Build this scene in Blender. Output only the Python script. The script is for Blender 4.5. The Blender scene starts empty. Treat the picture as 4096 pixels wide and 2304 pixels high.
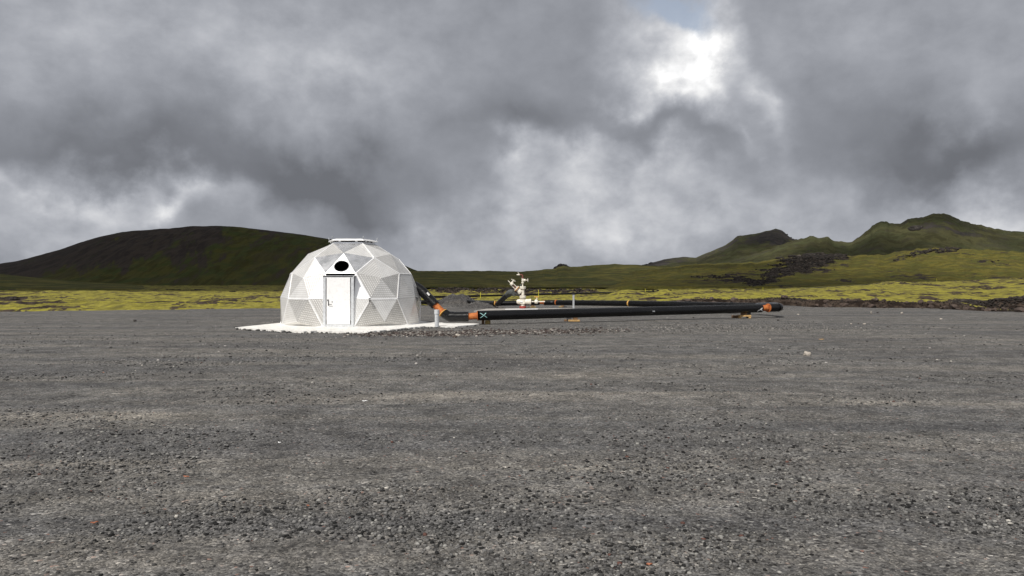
import bpy, math, random
import numpy as np
from mathutils import Vector, Matrix

# ------------------------------------------------------------------ camera, sky, sun, exposure
sc = bpy.context.scene
R = math.radians
FPX, CXP, HOR, EYE = 3072.0, 2048.0, 1140.0, 1.6
cam = bpy.data.cameras.new('camera'); camo = bpy.data.objects.new('camera', cam)
sc.collection.objects.link(camo); sc.camera = camo
camo.location = (0, 0, EYE); camo.rotation_euler = (R(90), 0, 0)
cam.sensor_width = 36; cam.lens = 27; cam.shift_y = -12/4096
cam.clip_start = .05; cam.clip_end = 9000
sc.view_settings.view_transform = 'Standard'; sc.view_settings.look = 'None'
sc.view_settings.exposure = 0; sc.view_settings.gamma = 1
sc.cycles.use_denoising = True

SUN_EL, SUN_AZ = 48, 30          # sun behind the camera, a little to its left
sdir = Vector((-math.sin(R(SUN_AZ))*math.cos(R(SUN_EL)), -math.cos(R(SUN_AZ))*math.cos(R(SUN_EL)), math.sin(R(SUN_EL))))
sun = bpy.data.lights.new('sun', 'SUN'); suno = bpy.data.objects.new('sun', sun)
sc.collection.objects.link(suno)
sun.energy = 4.3; sun.angle = R(.53); sun.color = (1, .955, .89)
suno.rotation_euler = sdir.to_track_quat('Z', 'Y').to_euler(); suno.location = (-40, -90, 120)

class NT:
    """small wrapper that writes node trees tersely"""
    def __init__(s, tree): s.t = tree; s.n = tree.nodes; s.l = tree.links
    def new(s, typ, **kw):
        nd = s.n.new(typ)
        for k, v in kw.items(): setattr(nd, k, v)
        return nd
    def put(s, sock, v):
        if v is None: return
        if isinstance(v, bpy.types.NodeSocket): s.l.new(v, sock)
        elif isinstance(v, (tuple, list)):
            v = tuple(v)
            sock.default_value = v + (1,) if (len(v) == 3 and sock.type == 'RGBA') else v
        else: sock.default_value = v
    def math(s, op, a, b=None, c=None, clamp=False):
        nd = s.new('ShaderNodeMath', operation=op, use_clamp=clamp)
        s.put(nd.inputs[0], a); s.put(nd.inputs[1], b); s.put(nd.inputs[2], c)
        return nd.outputs[0]
    def vmath(s, op, a, b=None, c=None):
        nd = s.new('ShaderNodeVectorMath', operation=op)
        s.put(nd.inputs[0], a)
        if op == 'SCALE': s.put(nd.inputs['Scale'], b)
        else: s.put(nd.inputs[1], b)
        if c is not None: s.put(nd.inputs[2], c)
        return nd.outputs[0]
    def noise(s, vec, scale, detail=4, rough=.5, dist=0, col=False, lac=2):
        nd = s.new('ShaderNodeTexNoise'); s.put(nd.inputs['Vector'], vec)
        nd.inputs['Scale'].default_value = scale; nd.inputs['Detail'].default_value = detail
        nd.inputs['Roughness'].default_value = rough; nd.inputs['Distortion'].default_value = dist
        nd.inputs['Lacunarity'].default_value = lac
        return nd.outputs['Color' if col else 'Fac']
    def voro(s, vec, scale, feature='F1', out='Distance', rand=1):
        nd = s.new('ShaderNodeTexVoronoi', feature=feature); s.put(nd.inputs['Vector'], vec)
        nd.inputs['Scale'].default_value = scale; nd.inputs['Randomness'].default_value = rand
        return nd.outputs[out]
    def ramp(s, fac, stops, interp='LINEAR'):
        nd = s.new('ShaderNodeValToRGB'); s.put(nd.inputs[0], fac); cr = nd.color_ramp; cr.interpolation = interp
        while len(cr.elements) < len(stops): cr.elements.new(.5)
        for e, (p, c) in zip(cr.elements, stops):
            e.position = p
            e.color = (c, c, c, 1) if not isinstance(c, (tuple, list)) else tuple(c) + (1,)
        return nd.outputs[0]
    def mix(s, f, a, b, mode='MIX'):
        nd = s.new('ShaderNodeMix', data_type='RGBA', blend_type=mode)
        s.put(nd.inputs[0], f); s.put(nd.inputs[6], a); s.put(nd.inputs[7], b)
        return nd.outputs[2]
    def map(s, vec, loc=(0,0,0), rot=(0,0,0), sc_=(1,1,1), typ='POINT'):
        nd = s.new('ShaderNodeMapping', vector_type=typ); s.put(nd.inputs['Vector'], vec)
        nd.inputs['Location'].default_value = loc
        nd.inputs['Rotation'].default_value = rot; nd.inputs['Scale'].default_value = sc_
        return nd.outputs[0]
    def sep(s, v):
        nd = s.new('ShaderNodeSeparateXYZ'); s.put(nd.inputs[0], v); return nd.outputs
    def comb(s, x, y, z=0.0):
        nd = s.new('ShaderNodeCombineXYZ')
        for i, v in enumerate((x, y, z)): s.put(nd.inputs[i], v)
        return nd.outputs[0]
    def mrange(s, v, a, b, c=0.0, d=1.0, smooth=True):
        nd = s.new('ShaderNodeMapRange', interpolation_type='SMOOTHSTEP' if smooth else 'LINEAR')
        s.put(nd.inputs[0], v)
        for i, q in enumerate((a, b, c, d)): nd.inputs[i+1].default_value = q
        return nd.outputs[0]

def px_dir(px, py):
    az = math.atan((px-CXP)/FPX); el = math.atan((HOR-py)/FPX*math.cos(az))
    return math.degrees(az), math.degrees(el)

world = bpy.data.worlds.new('World'); sc.world = world; world.use_nodes = True
W = NT(world.node_tree); W.n.clear()
tc = W.new('ShaderNodeTexCoord').outputs['Generated']
dx, dy, dz = W.sep(tc)
az = W.math('MULTIPLY', W.math('ARCTAN2', dx, dy), 180/math.pi)
el = W.math('MULTIPLY', W.math('ARCSINE', dz), 180/math.pi)
# cloud-deck coordinates: layers get flatter towards the horizon
den = W.math('ADD', W.math('MAXIMUM', dz, 0.0), .16)
deck = W.comb(W.math('DIVIDE', dx, den), W.math('DIVIDE', dy, den), dz)
ae = W.comb(az, el)
w1 = W.vmath('SCALE', W.vmath('SUBTRACT', W.noise(ae, .10, 3, .5, col=True), (.5, .5, .5)), 11.0)
w2 = W.vmath('SCALE', W.vmath('SUBTRACT', W.noise(ae, .30, 9, .58, col=True), (.5, .5, .5)), 4.4)
aew = W.vmath('MULTIPLY', W.vmath('ADD', ae, W.vmath('ADD', w1, w2)), (1, 1, 0))
# (px, py, half-width px, half-height px, tilt deg, amplitude)
BLOBS = [
 (300, 100, 900, 420, 0, .12), (1250, 330, 800, 330, -8, .17), (1300, 60, 800, 260, 0, .06),
 (500, 580, 1100, 230, -6, -.10), (1250, 680, 900, 280, -14, -.13), (1500, 800, 520, 190, -20, -.11), (250, 560, 500, 200, 0, -.05), (1850, 520, 500, 260, -12, -.07),
 (150, 730, 560, 130, 0, .30), (380, 690, 170, 90, 10, .16), (700, 760, 360, 120, 0, .24), (690, 790, 90, 80, 0, .22), (300, 880, 560, 130, 0, .14), (80, 950, 300, 110, 0, .12),
 (1050, 820, 400, 110, -8, .10), (1500, 900, 420, 110, 0, -.04),
 (2150, 330, 420, 420, 0, -.03),
 (2760, 230, 190, 300, -8, .95), (2800, 140, 110, 120, 0, .5), (2610, 340, 200, 170, 24, .50), (2700, 420, 150, 110, 0, .15), (2560, 150, 230, 300, 8, .30), (2900, 120, 190, 190, 0, .20), (2480, 420, 110, 110, 0, .18),
 (3030, 330, 110, 420, 18, .22), (2960, 560, 70, 260, 30, .14), (2850, 430, 240, 130, -20, .12),
 (2760, 560, 360, 160, 6, -.09), (2480, 560, 420, 150, -10, -.09), (2100, 480, 400, 200, 0, -.10),
 (2080, 640, 190, 150, 0, .26), (2350, 620, 190, 150, 0, .28), (2640, 690, 260, 170, 0, .22), (2010, 810, 260, 150, 0, .18), (2330, 760, 420, 200, -8, .20), (2500, 860, 420, 160, 0, .12),
 (2300, 940, 700, 180, 0, .17), (2880, 860, 460, 200, 0, .14), (3200, 940, 500, 130, 0, .08), (3700, 960, 700, 130, -6, .12),
 (3350, 480, 600, 330, -14, -.06), (3330, 740, 320, 160, -10, .10), (3600, 620, 340, 170, 0, -.05),
 (3300, 180, 800, 380, 0, .07), (3880, 640, 520, 230, -6, -.15), (3950, 300, 400, 300, 0, .05), (3930, 460, 240, 110, 10, .09),
 (4060, 850, 560, 150, -10, .30), (3900, 940, 420, 110, -10, .14), (3500, 850, 460, 120, 0, .05),
 (2350, 900, 900, 330, -6, .07), (1750, 960, 560, 190, 0, .12), (1900, 1050, 700, 110, 0, .06),
]
B = None
for (px, py, sx, sy, tilt, amp) in BLOBS:
    a0, e0 = px_dir(px, py)
    m = W.map(aew, (a0, e0, 0), (0, 0, R(tilt)), (sx/FPX*57.3*1.25, sy/FPX*57.3*1.25, 1), 'TEXTURE')
    g = W.new('ShaderNodeTexGradient', gradient_type='QUADRATIC_SPHERE'); W.put(g.inputs[0], m)
    B = W.math('MULTIPLY', g.outputs['Fac'], amp) if B is None else W.math('MULTIPLY_ADD', g.outputs['Fac'], amp, B)
n1 = W.math('SUBTRACT', W.noise(deck, .55, 8, .52, .4), .5)
n2 = W.math('SUBTRACT', W.noise(W.vmath('MULTIPLY', ae, (1, 1.35, 1)), .30, 11, .58, .1), .5)
B = W.math('ADD', W.math('MULTIPLY', B, .98), .322)
B = W.math('MULTIPLY_ADD', n1, .08, B)
# puffier structure where the cloud is bright
B = W.math('MULTIPLY_ADD', n2, W.math('ADD', W.math('MULTIPLY', W.math('MAXIMUM', W.math('SUBTRACT', B, .25), 0.0), 2.0), .02), B)
# bright quarter of the sky behind the camera where the sun comes through
back = W.mrange(dy, .1, -.8, 0.0, .22)
top = W.mrange(dz, .45, .85, 0.0, .16)
added_glow = W.mrange(W.new('ShaderNodeVectorMath', operation='DOT_PRODUCT').outputs['Value'], .87, .98, 0.0, 2.3)  # added glow in the unseen upper-left sky, whitens the dome's upper-left panels
bn = W.n[-2] if W.n[-2].bl_idname == 'ShaderNodeVectorMath' else [q for q in W.n if q.bl_idname == 'ShaderNodeVectorMath' and q.operation == 'DOT_PRODUCT'][0]
W.put(bn.inputs[0], W.vmath('NORMALIZE', tc)); bn.inputs[1].default_value = (-.62, .46, .63)
B = W.math('ADD', B, W.math('ADD', top, added_glow))
B = W.math('MAXIMUM', W.math('ADD', B, back), .17)
cloud = W.mix(W.mrange(B, .2, .95), (.92, .963, 1.075), (1.0, 1.0, 1.005))
cloud = W.vmath('SCALE', cloud, W.math('MULTIPLY', B, 10.0))
sky = W.new('ShaderNodeTexSky', sky_type='NISHITA')
sky.sun_disc = False; sky.sun_elevation = R(SUN_EL); sky.sun_rotation = R(180+SUN_AZ)
a0, e0 = px_dir(2690, 10)
g = W.new('ShaderNodeTexGradient', gradient_type='QUADRATIC_SPHERE')
W.put(g.inputs[0], W.map(aew, (a0, e0, 0), (0, 0, R(-12)), (5.2, 2.6, 1), 'TEXTURE'))
hole = W.mrange(g.outputs['Fac'], .02, .5, 0.0, .85)
col = W.mix(hole, cloud, W.mix(.55, (6.0, 6.3, 6.8), W.vmath('SCALE', sky.outputs[0], 1.0)))
bg = W.new('ShaderNodeBackground'); W.put(bg.inputs[0], col); bg.inputs[1].default_value = .1
W.l.new(bg.outputs[0], W.new('ShaderNodeOutputWorld').inputs[0])

# ------------------------------------------------------------------ helpers
random.seed(7); rng = np.random.default_rng(11)
def P(px, py, d): return Vector(((px-CXP)/FPX*d, d, EYE-(py-HOR)/FPX*d))
def G(px, py, z=0.0):
    d = (EYE-z)*FPX/(py-HOR); return Vector(((px-CXP)/FPX*d, d, z))

def _hash(ix, iy, s):
    h = (ix.astype(np.int64)*374761393 + iy.astype(np.int64)*668265263 + s*1442695041) & 0xffffffff
    h = ((h ^ (h >> 13))*1274126177) & 0xffffffff
    return ((h ^ (h >> 16)) & 0xffffff)/16777215.0
def vnoise(x, y, s=0):
    x = np.asarray(x, float); y = np.asarray(y, float)
    ix = np.floor(x); iy = np.floor(y); fx = x-ix; fy = y-iy
    fx = fx*fx*fx*(fx*(fx*6-15)+10); fy = fy*fy*fy*(fy*(fy*6-15)+10)
    a = _hash(ix, iy, s); b = _hash(ix+1, iy, s); c = _hash(ix, iy+1, s); d = _hash(ix+1, iy+1, s)
    return (a*(1-fx)+b*fx)*(1-fy) + (c*(1-fx)+d*fx)*fy
def fbm(x, y, o=5, s=0, g=.5):
    t = 0; a = 1; n = 0
    for k in range(o):
        c, q = math.cos(.7*k), math.sin(.7*k)
        t = t + a*(vnoise((x*c-y*q)*2**k+17*k, (x*q+y*c)*2**k-9*k, s+k)-.5); n += a; a *= g
    return t/n*2
def sst(a, b, x):
    t = np.clip((np.asarray(x, float)-a)/(b-a), 0, 1); return t*t*(3-2*t)

def props(o, label=None, cat=None, group=None, kind=None):
    if label: o['label'] = label
    if cat: o['category'] = cat
    if group: o['group'] = group
    if kind: o['kind'] = kind
    return o
def root_loc(o):
    v = Vector((0, 0, 0))
    while o: v = v + o.location; o = o.parent
    return v
def mesh_obj(name, verts, faces, mat, parent=None, smooth=False, loc=None, uv=None):
    """verts are world coordinates; the object gets its origin at loc (or its parent's)"""
    org = root_loc(parent) if parent else (Vector(loc) if loc is not None else Vector((0, 0, 0)))
    V = np.asarray([tuple(v) for v in verts] if not isinstance(verts, np.ndarray) else verts, float) - np.array(org)
    me = bpy.data.meshes.new(name); me.from_pydata(V.tolist(), [], [list(map(int, f)) for f in faces])
    if smooth: me.polygons.foreach_set('use_smooth', [True]*len(me.polygons))
    if uv is not None:
        l = me.uv_layers.new(name='UVMap'); vi = [lp.vertex_index for lp in me.loops]
        l.data.foreach_set('uv', [c for i in vi for c in uv[i]])
    me.materials.append(mat); me.update()
    o = bpy.data.objects.new(name, me); sc.collection.objects.link(o)
    if parent: o.parent = parent
    elif loc is not None: o.location = loc
    return o
def empty(name, loc, **kw):
    o = bpy.data.objects.new(name, None); sc.collection.objects.link(o); o.location = loc; o.empty_display_size = .2
    return props(o, **kw)

class MB:
    def __init__(s): s.v = []; s.f = []; s.sm = []
    def add(s, v, f, sm=False):
        b = len(s.v); s.v += [Vector(q) for q in v]; s.f += [[i+b for i in q] for q in f]; s.sm += [sm]*len(f)
        return s
    def box(s, c, size, rot=None, bev=0.0):
        """box with chamfered edges"""
        c = Vector(c); h = [x/2 for x in size]; bev = min(bev, min(h)*.6)
        M = rot if rot is not None else Matrix.Identity(3)
        if bev <= 0:
            v = [c + M @ Vector((sx*h[0], sy*h[1], sz*h[2])) for sx in (-1, 1) for sy in (-1, 1) for sz in (-1, 1)]
            return s.add(v, [(0,1,3,2),(4,6,7,5),(0,4,5,1),(2,3,7,6),(0,2,6,4),(1,5,7,3)])
        v = []; idx = {}
        for sx in (-1, 1):
            for sy in (-1, 1):
                for sz in (-1, 1):
                    for k in range(3):
                        q = [sx*(h[0]-bev), sy*(h[1]-bev), sz*(h[2]-bev)]; q[k] = (sx, sy, sz)[k]*h[k]
                        idx[(sx, sy, sz, k)] = len(v); v.append(c + M @ Vector(q))
        f = []
        for k in range(3):
            a, b = [i for i in range(3) if i != k]
            for sg in (-1, 1):
                r = []
                for (p, q) in ((-1,-1),(1,-1),(1,1),(-1,1)):
                    t = [0,0,0]; t[k] = sg; t[a] = p; t[b] = q; r.append(idx[(*t, k)])
                f.append(r)
        for k in range(3):
            a, b = [i for i in range(3) if i != k]
            for p in (-1, 1):
                for q in (-1, 1):
                    t0 = [0,0,0]; t1 = [0,0,0]; t0[k] = -1; t1[k] = 1; t0[a] = t1[a] = p; t0[b] = t1[b] = q
                    f.append([idx[(*t0, a)], idx[(*t1, a)], idx[(*t1, b)], idx[(*t0, b)]])
        for sx in (-1, 1):
            for sy in (-1, 1):
                for sz in (-1, 1): f.append([idx[(sx, sy, sz, k)] for k in range(3)])
        return s.add(v, f)
    def tube(s, path, rad, seg=20, caps=True):
        path = [Vector(p) for p in path]; n = len(path)
        rad = rad if isinstance(rad, (list, tuple)) else [rad]*n
        tang = [(path[min(i+1, n-1)]-path[max(i-1, 0)]).normalized() for i in range(n)]
        u = tang[0].orthogonal().normalized(); v = []
        for i in range(n):
            u = (u - tang[i]*u.dot(tang[i])).normalized(); w = tang[i].cross(u)
            for k in range(seg):
                a = 2*math.pi*k/seg; v.append(path[i] + (u*math.cos(a)+w*math.sin(a))*rad[i])
        f = [(i*seg+k, i*seg+(k+1) % seg, (i+1)*seg+(k+1) % seg, (i+1)*seg+k) for i in range(n-1) for k in range(seg)]
        s.add(v, f, True)
        if caps:
            s.add(v[:seg], [list(range(seg))[::-1]]); s.add(v[-seg:], [list(range(seg))])
        return s
    def lathe(s, o, d, prof, seg=24, caps=True):
        """prof: (distance along d, radius); doubled points keep an edge sharp"""
        o = Vector(o); d = Vector(d).normalized(); u = d.orthogonal().normalized(); w = d.cross(u); v = []
        for (h, r) in prof:
            for k in range(seg):
                a = 2*math.pi*k/seg; v.append(o + d*h + (u*math.cos(a)+w*math.sin(a))*max(r, 1e-4))
        for i in range(len(prof)-1):
            if prof[i] == prof[i+1]: continue
            q = [v[j*seg+k] for j in (i, i+1) for k in range(seg)]
            s.add(q, [(k, (k+1) % seg, seg+(k+1) % seg, seg+k) for k in range(seg)], True)
        if caps:
            s.add(v[:seg], [list(range(seg))[::-1]]); s.add(v[-seg:], [list(range(seg))])
        return s
    def torus(s, c, n, r, t, seg=28, ts=8):
        c = Vector(c); n = Vector(n).normalized(); u = n.orthogonal().normalized(); w = n.cross(u); v = []
        for i in range(seg):
            a = 2*math.pi*i/seg; e = u*math.cos(a)+w*math.sin(a)
            for k in range(ts):
                b = 2*math.pi*k/ts; v.append(c + e*(r+t*math.cos(b)) + n*t*math.sin(b))
        return s.add(v, [(i*ts+k, ((i+1) % seg)*ts+k, ((i+1) % seg)*ts+(k+1) % ts, i*ts+(k+1) % ts) for i in range(seg) for k in range(ts)], True)
    def build(s, name, mat, parent=None, loc=None):
        o = mesh_obj(name, s.v, s.f, mat, parent, loc=loc)
        o.data.polygons.foreach_set('use_smooth', s.sm); return o
def basis(x, z):
    """rotation whose x axis runs along x and z axis near z"""
    x = Vector(x).normalized(); z = Vector(z); y = z.cross(x).normalized(); z = x.cross(y)
    return Matrix((x, y, z)).transposed()
def rounded(pts, rad, n=8):
    """polyline with rounded corners"""
    pts = [Vector(p) for p in pts]; out = [pts[0]]
    for i in range(1, len(pts)-1):
        a = (pts[i-1]-pts[i]); b = (pts[i+1]-pts[i]); r = min(rad, a.length*.49, b.length*.49)
        p0 = pts[i]+a.normalized()*r; p1 = pts[i]+b.normalized()*r
        for k in range(n+1):
            t = k/n; out.append(p0*(1-t)**2 + pts[i]*2*t*(1-t) + p1*t*t)
    out.append(pts[-1]); return out
def rock_mb(r, seed, flat=.7, sub=1, rough=.35):
    import bmesh
    bm = bmesh.new(); bmesh.ops.create_icosphere(bm, subdivisions=sub, radius=1)
    rr = random.Random(seed); ax = [1+rr.uniform(-.25, .35), 1+rr.uniform(-.25, .25), flat]
    cuts = [(Vector((rr.gauss(0, 1), rr.gauss(0, 1), rr.gauss(0, 1))).normalized(), rr.uniform(.45, .85)) for _ in range(9)]
    v = []
    for q in bm.verts:
        p = q.co.copy()
        for n, h in cuts:
            e = p.dot(n)
            if e > h: p -= n*(e-h)
        p *= 1+rr.uniform(-rough, rough)*.25
        v.append(Vector((p.x*ax[0], p.y*ax[1], p.z*ax[2]))*r)
    f = [[q.index for q in face.verts] for face in bm.faces]; bm.free(); return v, f

# ------------------------------------------------------------------ materials
def material(name):
    m = bpy.data.materials.new(name); m.use_nodes = True; t = NT(m.node_tree)
    b = t.n['Principled BSDF']; return m, t, b
def bump(t, b, h, dist=.01, strength=1.0, prev=None):
    nd = t.new('ShaderNodeBump'); nd.inputs['Strength'].default_value = strength; nd.inputs['Distance'].default_value = dist
    t.put(nd.inputs['Height'], h)
    if prev is not None: t.put(nd.inputs['Normal'], prev)
    t.l.new(nd.outputs[0], b.inputs['Normal']); return nd.outputs[0]
def pos(t): return t.new('ShaderNodeNewGeometry').outputs['Position']
def objc(t): return t.new('ShaderNodeTexCoord').outputs['Object']
def attr(t, name, out='Fac'):
    nd = t.new('ShaderNodeAttribute', attribute_name=name); return nd.outputs[out]
def plain(name, c, rough=.5, metal=0.0, var=.12, scale=8.0, dirt=None, bmp=0.0, spec=.5):
    """painted or bare surface with mottling, dirt and fine relief"""
    m, t, b = material(name); p = pos(t)
    n = t.noise(p, scale, 6, .6)
    c2 = tuple(x*(1-var*2) for x in c); c3 = tuple(min(1, x*(1+var)) for x in c)
    base = t.ramp(n, [(.3, c2), (.5, c), (.7, c3)])
    if dirt: base = t.mix(t.math('MULTIPLY', t.mrange(t.noise(p, scale*2.3, 5, .65, .3), .5, .68), .75), base, dirt)
    t.put(b.inputs['Base Color'], base)
    t.put(b.inputs['Roughness'], t.mrange(t.noise(p, scale*3, 4), .3, .7, max(0, rough-.1), min(1, rough+.12)))
    b.inputs['Metallic'].default_value = metal; b.inputs['Specular IOR Level'].default_value = spec
    if bmp: bump(t, b, t.noise(p, scale*6, 5, .6), bmp)
    return m

def gravel_material(name, mound=False):
    m, t, b = material(name); p = pos(t)
    big = t.noise(t.map(p, sc_=(.16, .34, .3)), 1.0, 5, .55, .8)          # tonal patches of the yard
    mid = t.noise(t.map(p, (3, 9, 0), sc_=(.5, 1.1, 1)), 1.0, 5, .6, .5)
    tracks = t.noise(t.map(p, (0, 0, 0), (0, 0, R(8)), (.09, .9, .3)), 1.0, 4, .55, .6)
    coarse = t.math('MULTIPLY', t.mrange(mid, .5, .66), t.mrange(big, .44, .6))  # coarser, darker stones here
    v1 = t.voro(p, 46, out='Color'); v1d = t.voro(p, 46)
    v2 = t.voro(p, 95, out='Color'); v2d = t.voro(p, 95)
    v3 = t.voro(p, 24, out='Color'); v3d = t.voro(p, 24)
    def stone(v): return t.sep(v)[0]
    c_f = t.ramp(stone(v2), [(0, (.026, .025, .024)), (.3, (.06, .058, .056)), (.75, (.108, .105, .1)), (.95, (.175, .168, .157)), (1, (.24, .23, .21))])
    c_m = t.ramp(stone(v1), [(0, (.014, .014, .014)), (.25, (.042, .041, .041)), (.7, (.095, .094, .093)), (.93, (.16, .156, .15)), (.985, (.27, .26, .245)), (1, (.14, .07, .052))])
    c_c = t.ramp(stone(v3), [(0, (.012, .012, .012)), (.35, (.034, .033, .034)), (.75, (.082, .08, .08)), (1, (.18, .177, .17))])
    c = t.mix(t.mrange(t.noise(p, 7, 4, .7), .4, .58), c_f, c_m)
    c = t.mix(t.math('MULTIPLY', coarse, .85), c, c_c)
    tint = t.ramp(tracks, [(.3, (.82, .83, .86)), (.45, (.98, .98, .98)), (.54, (1.14, 1.12, 1.08)), (.66, (1.36, 1.31, 1.23))])
    c = t.mix(1.0, c, tint, 'MULTIPLY')
    tint2 = t.ramp(big, [(.3, (.8, .79, .79)), (.5, (1, 1, 1)), (.68, (1.12, 1.1, 1.06))])
    c = t.mix(1.0, c, tint2, 'MULTIPLY')
    grain = t.noise(t.map(p, (2, 7, 1)), 2.2, 12, .88)
    c = t.mix(1.0, c, t.ramp(grain, [(.36, .42), (.46, .8), (.54, 1.15), (.66, 1.75)]), 'MULTIPLY')
    # damp or oily dark stains
    xx, yy, _z = t.sep(p); wv = t.math('MULTIPLY', t.math('SUBTRACT', t.noise(p, .28, 4, .6), .5), 2.6)
    wear = None
    for (y0, am, fr, ph, wd, st_) in ((10.3, .9, .35, 1.0, .75, .30), (12.6, 1.0, .30, .6, .6, .22), (16.5, 1.5, .2, 2.2, .9, .22), (6.6, .6, .5, 2.6, .55, .20), (21.5, 1.6, .15, .2, 1.0, .18)):
        c_ = t.math('MULTIPLY_ADD', t.math('SINE', t.math('MULTIPLY_ADD', xx, fr, ph)), am, y0)
        d_ = t.math('ABSOLUTE', t.math('ADD', t.math('SUBTRACT', yy, c_), wv))
        b_ = t.mrange(d_, wd, .05, 0.0, st_); wear = b_ if wear is None else t.math('ADD', wear, b_)
    wear = t.math('MULTIPLY', wear, t.mrange(t.noise(p, .45, 5, .6), .38, .62, .25, 1.3))
    if not mound: c = t.mix(1.0, c, t.comb(t.math('ADD', wear, .97), t.math('MULTIPLY_ADD', wear, .95, .97), t.math('MULTIPLY_ADD', wear, .85, .97)), 'MULTIPLY')
    st = t.math('MULTIPLY', t.mrange(t.noise(t.map(p, (5, 2, 0), sc_=(.22, .42, 1)), 1.0, 5, .6, .9), .62, .74), .4)
    c = t.mix(st, c, (.028, .027, .026))
    if mound: c = t.mix(1.0, c, (1.05, 1.04, 1.04), 'MULTIPLY')
    else: c = t.mix(1.0, c, (1.24, 1.245, 1.26), 'MULTIPLY')
    t.put(b.inputs['Base Color'], c); b.inputs['Roughness'].default_value = .92
    b.inputs['Specular IOR Level'].default_value = .25
    h = t.math('ADD', t.math('MULTIPLY', v1d, -1.0), t.math('MULTIPLY', v2d, -.5))
    h = t.math('ADD', h, t.math('MULTIPLY', t.math('MULTIPLY', v3d, coarse), -1.6))
    n = bump(t, b, h, .010 if not mound else .03, .6)
    n2 = t.new('ShaderNodeBump'); n2.inputs['Distance'].default_value = .05; n2.inputs['Strength'].default_value = .45
    t.put(n2.inputs['Height'], t.noise(t.map(p, sc_=(1, 1.6, 1)), 2.6, 6, .68)); t.put(n2.inputs['Normal'], n)
    t.l.new(n2.outputs[0], b.inputs['Normal'])
    return m
M_gravel = gravel_material('gravel'); M_mound = gravel_material('loose_gravel', True)

def land_material(name, moss, moss2, rock, rock2, nscale=.05, thr=(.5, .62), slope=(.82, .6), bmpd=.6, fine=1.0, stretch=(1, 1, 1)):
    """moss over lava: attribute 'bare' pushes bare rock up, steep faces are bare too"""
    m, t, b = material(name); p = pos(t); q = t.map(p, sc_=stretch)
    n = t.noise(q, nscale, 8, .62, .6); nf = t.noise(q, nscale*7, 6, .62, .3); nm = t.noise(p, nscale*2.3, 5, .6)
    green = t.mix(t.mrange(nm, .42, .58), moss, moss2)
    green = t.mix(t.mrange(nf, .46, .60, 0.0, .75), green, tuple(x*.55 for x in moss2))
    green = t.mix(t.mrange(t.noise(q, nscale*3, 6, .6, .4), .52, .62, 0.0, .6), green, tuple(a_*.5+b_*.35 for a_, b_ in zip(rock2, moss2)))
    brown = t.mix(t.mrange(nf, .42, .58), rock, rock2)
    bare = attr(t, 'bare')
    nz = t.sep(t.new('ShaderNodeNewGeometry').outputs['Normal'])[2]
    steep = t.mrange(nz, slope[0], slope[1])
    n = t.math('MULTIPLY_ADD', n, 2.3, -.65)
    f = t.math('ADD', t.math('ADD', n, t.math('MULTIPLY', t.math('SUBTRACT', nf, .5), 1.3)), t.math('MULTIPLY', t.math('SUBTRACT', bare, .5), 1.0))
    f = t.mrange(f, thr[0], thr[1])
    f = t.math('MAXIMUM', f, steep)
    t.put(b.inputs['Base Color'], t.mix(f, green, brown)); b.inputs['Roughness'].default_value = .97
    b.inputs['Specular IOR Level'].default_value = .08
    h = t.math('ADD', t.noise(p, nscale*12*fine, 7, .68), t.math('MULTIPLY', nf, 1.2))
    bump(t, b, h, bmpd, .8)
    return m
M_moss = land_material('moss', (.27, .243, .042), (.22, .198, .046), (.020, .014, .011), (.060, .045, .035), .26, (.575, .63), (.86, .62), .16, 1.0, (.8, .38, 1))
M_hillL = land_material('scree_hill', (.050, .062, .020), (.074, .070, .020), (.036, .030, .027), (.055, .044, .036), .035, (.38, .72), (.3, .1), .8, 1.0, (1, .22, .22))
M_ridge = land_material('mossy_ridge', (.058, .068, .024), (.145, .130, .036), (.03, .024, .020), (.055, .043, .034), .035, (.62, .85), (.6, .35), .9)
M_hillR = land_material('lava_hill', (.098, .098, .028), (.155, .135, .032), (.022, .018, .016), (.050, .040, .034), .05, (.55, .70), (.62, .4), 1.4)
M_mount = land_material('mountain', (.084, .090, .042), (.11, .105, .048), (.050, .047, .045), (.08, .07, .063), .012, (.48, .75), (.62, .45), 4.0)

M_black = (lambda: 0)
def black_pipe():
    m, t, b = material('black_plastic'); p = pos(t)
    n = t.noise(t.map(p, sc_=(.5, 3, 14)), 2.0, 6, .65); s = t.noise(t.map(p, (1, 4, 2), (0, R(3), R(-30)), (1.2, 3, 16)), 1.0, 6, .7)
    c = t.ramp(n, [(.3, (.002, .002, .0025)), (.6, (.004, .004, .0045)), (.75, (.008, .008, .009))])
    c = t.mix(t.math('MULTIPLY', t.mrange(s, .60, .75), .35), c, (.06, .058, .056))
    t.put(b.inputs['Base Color'], c); t.put(b.inputs['Roughness'], t.mrange(s, .35, .7, .24, .36))
    b.inputs['Specular IOR Level'].default_value = .36
    bump(t, b, t.noise(p, 9, 3), .006); return m
M_black = black_pipe()
def rust():
    m, t, b = material('rusty_steel'); p = pos(t)
    n = t.noise(p, 7, 7, .65, .4)
    t.put(b.inputs['Base Color'], t.ramp(n, [(.28, (.13, .028, .008)), (.45, (.33, .085, .016)), (.58, (.47, .15, .03)), (.75, (.30, .10, .04))]))
    b.inputs['Roughness'].default_value = .75; bump(t, b, t.noise(p, 40, 4), .004); return m
M_rust = rust()
M_yring = plain('cut_foam', (.62, .36, .09), .8, 0, .2, 9, (.42, .13, .03), .004)
M_white = plain('cream_paint', (.72, .69, .60), .45, 0, .10, 9, (.42, .30, .17), .003)
M_red = plain('red_paint', (.38, .055, .045), .55, 0, .25, 14, (.14, .045, .03), .003)
M_redpipe = plain('brown_red_paint', (.20, .06, .045), .6, 0, .2, 14, (.09, .04, .03), .003)
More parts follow.
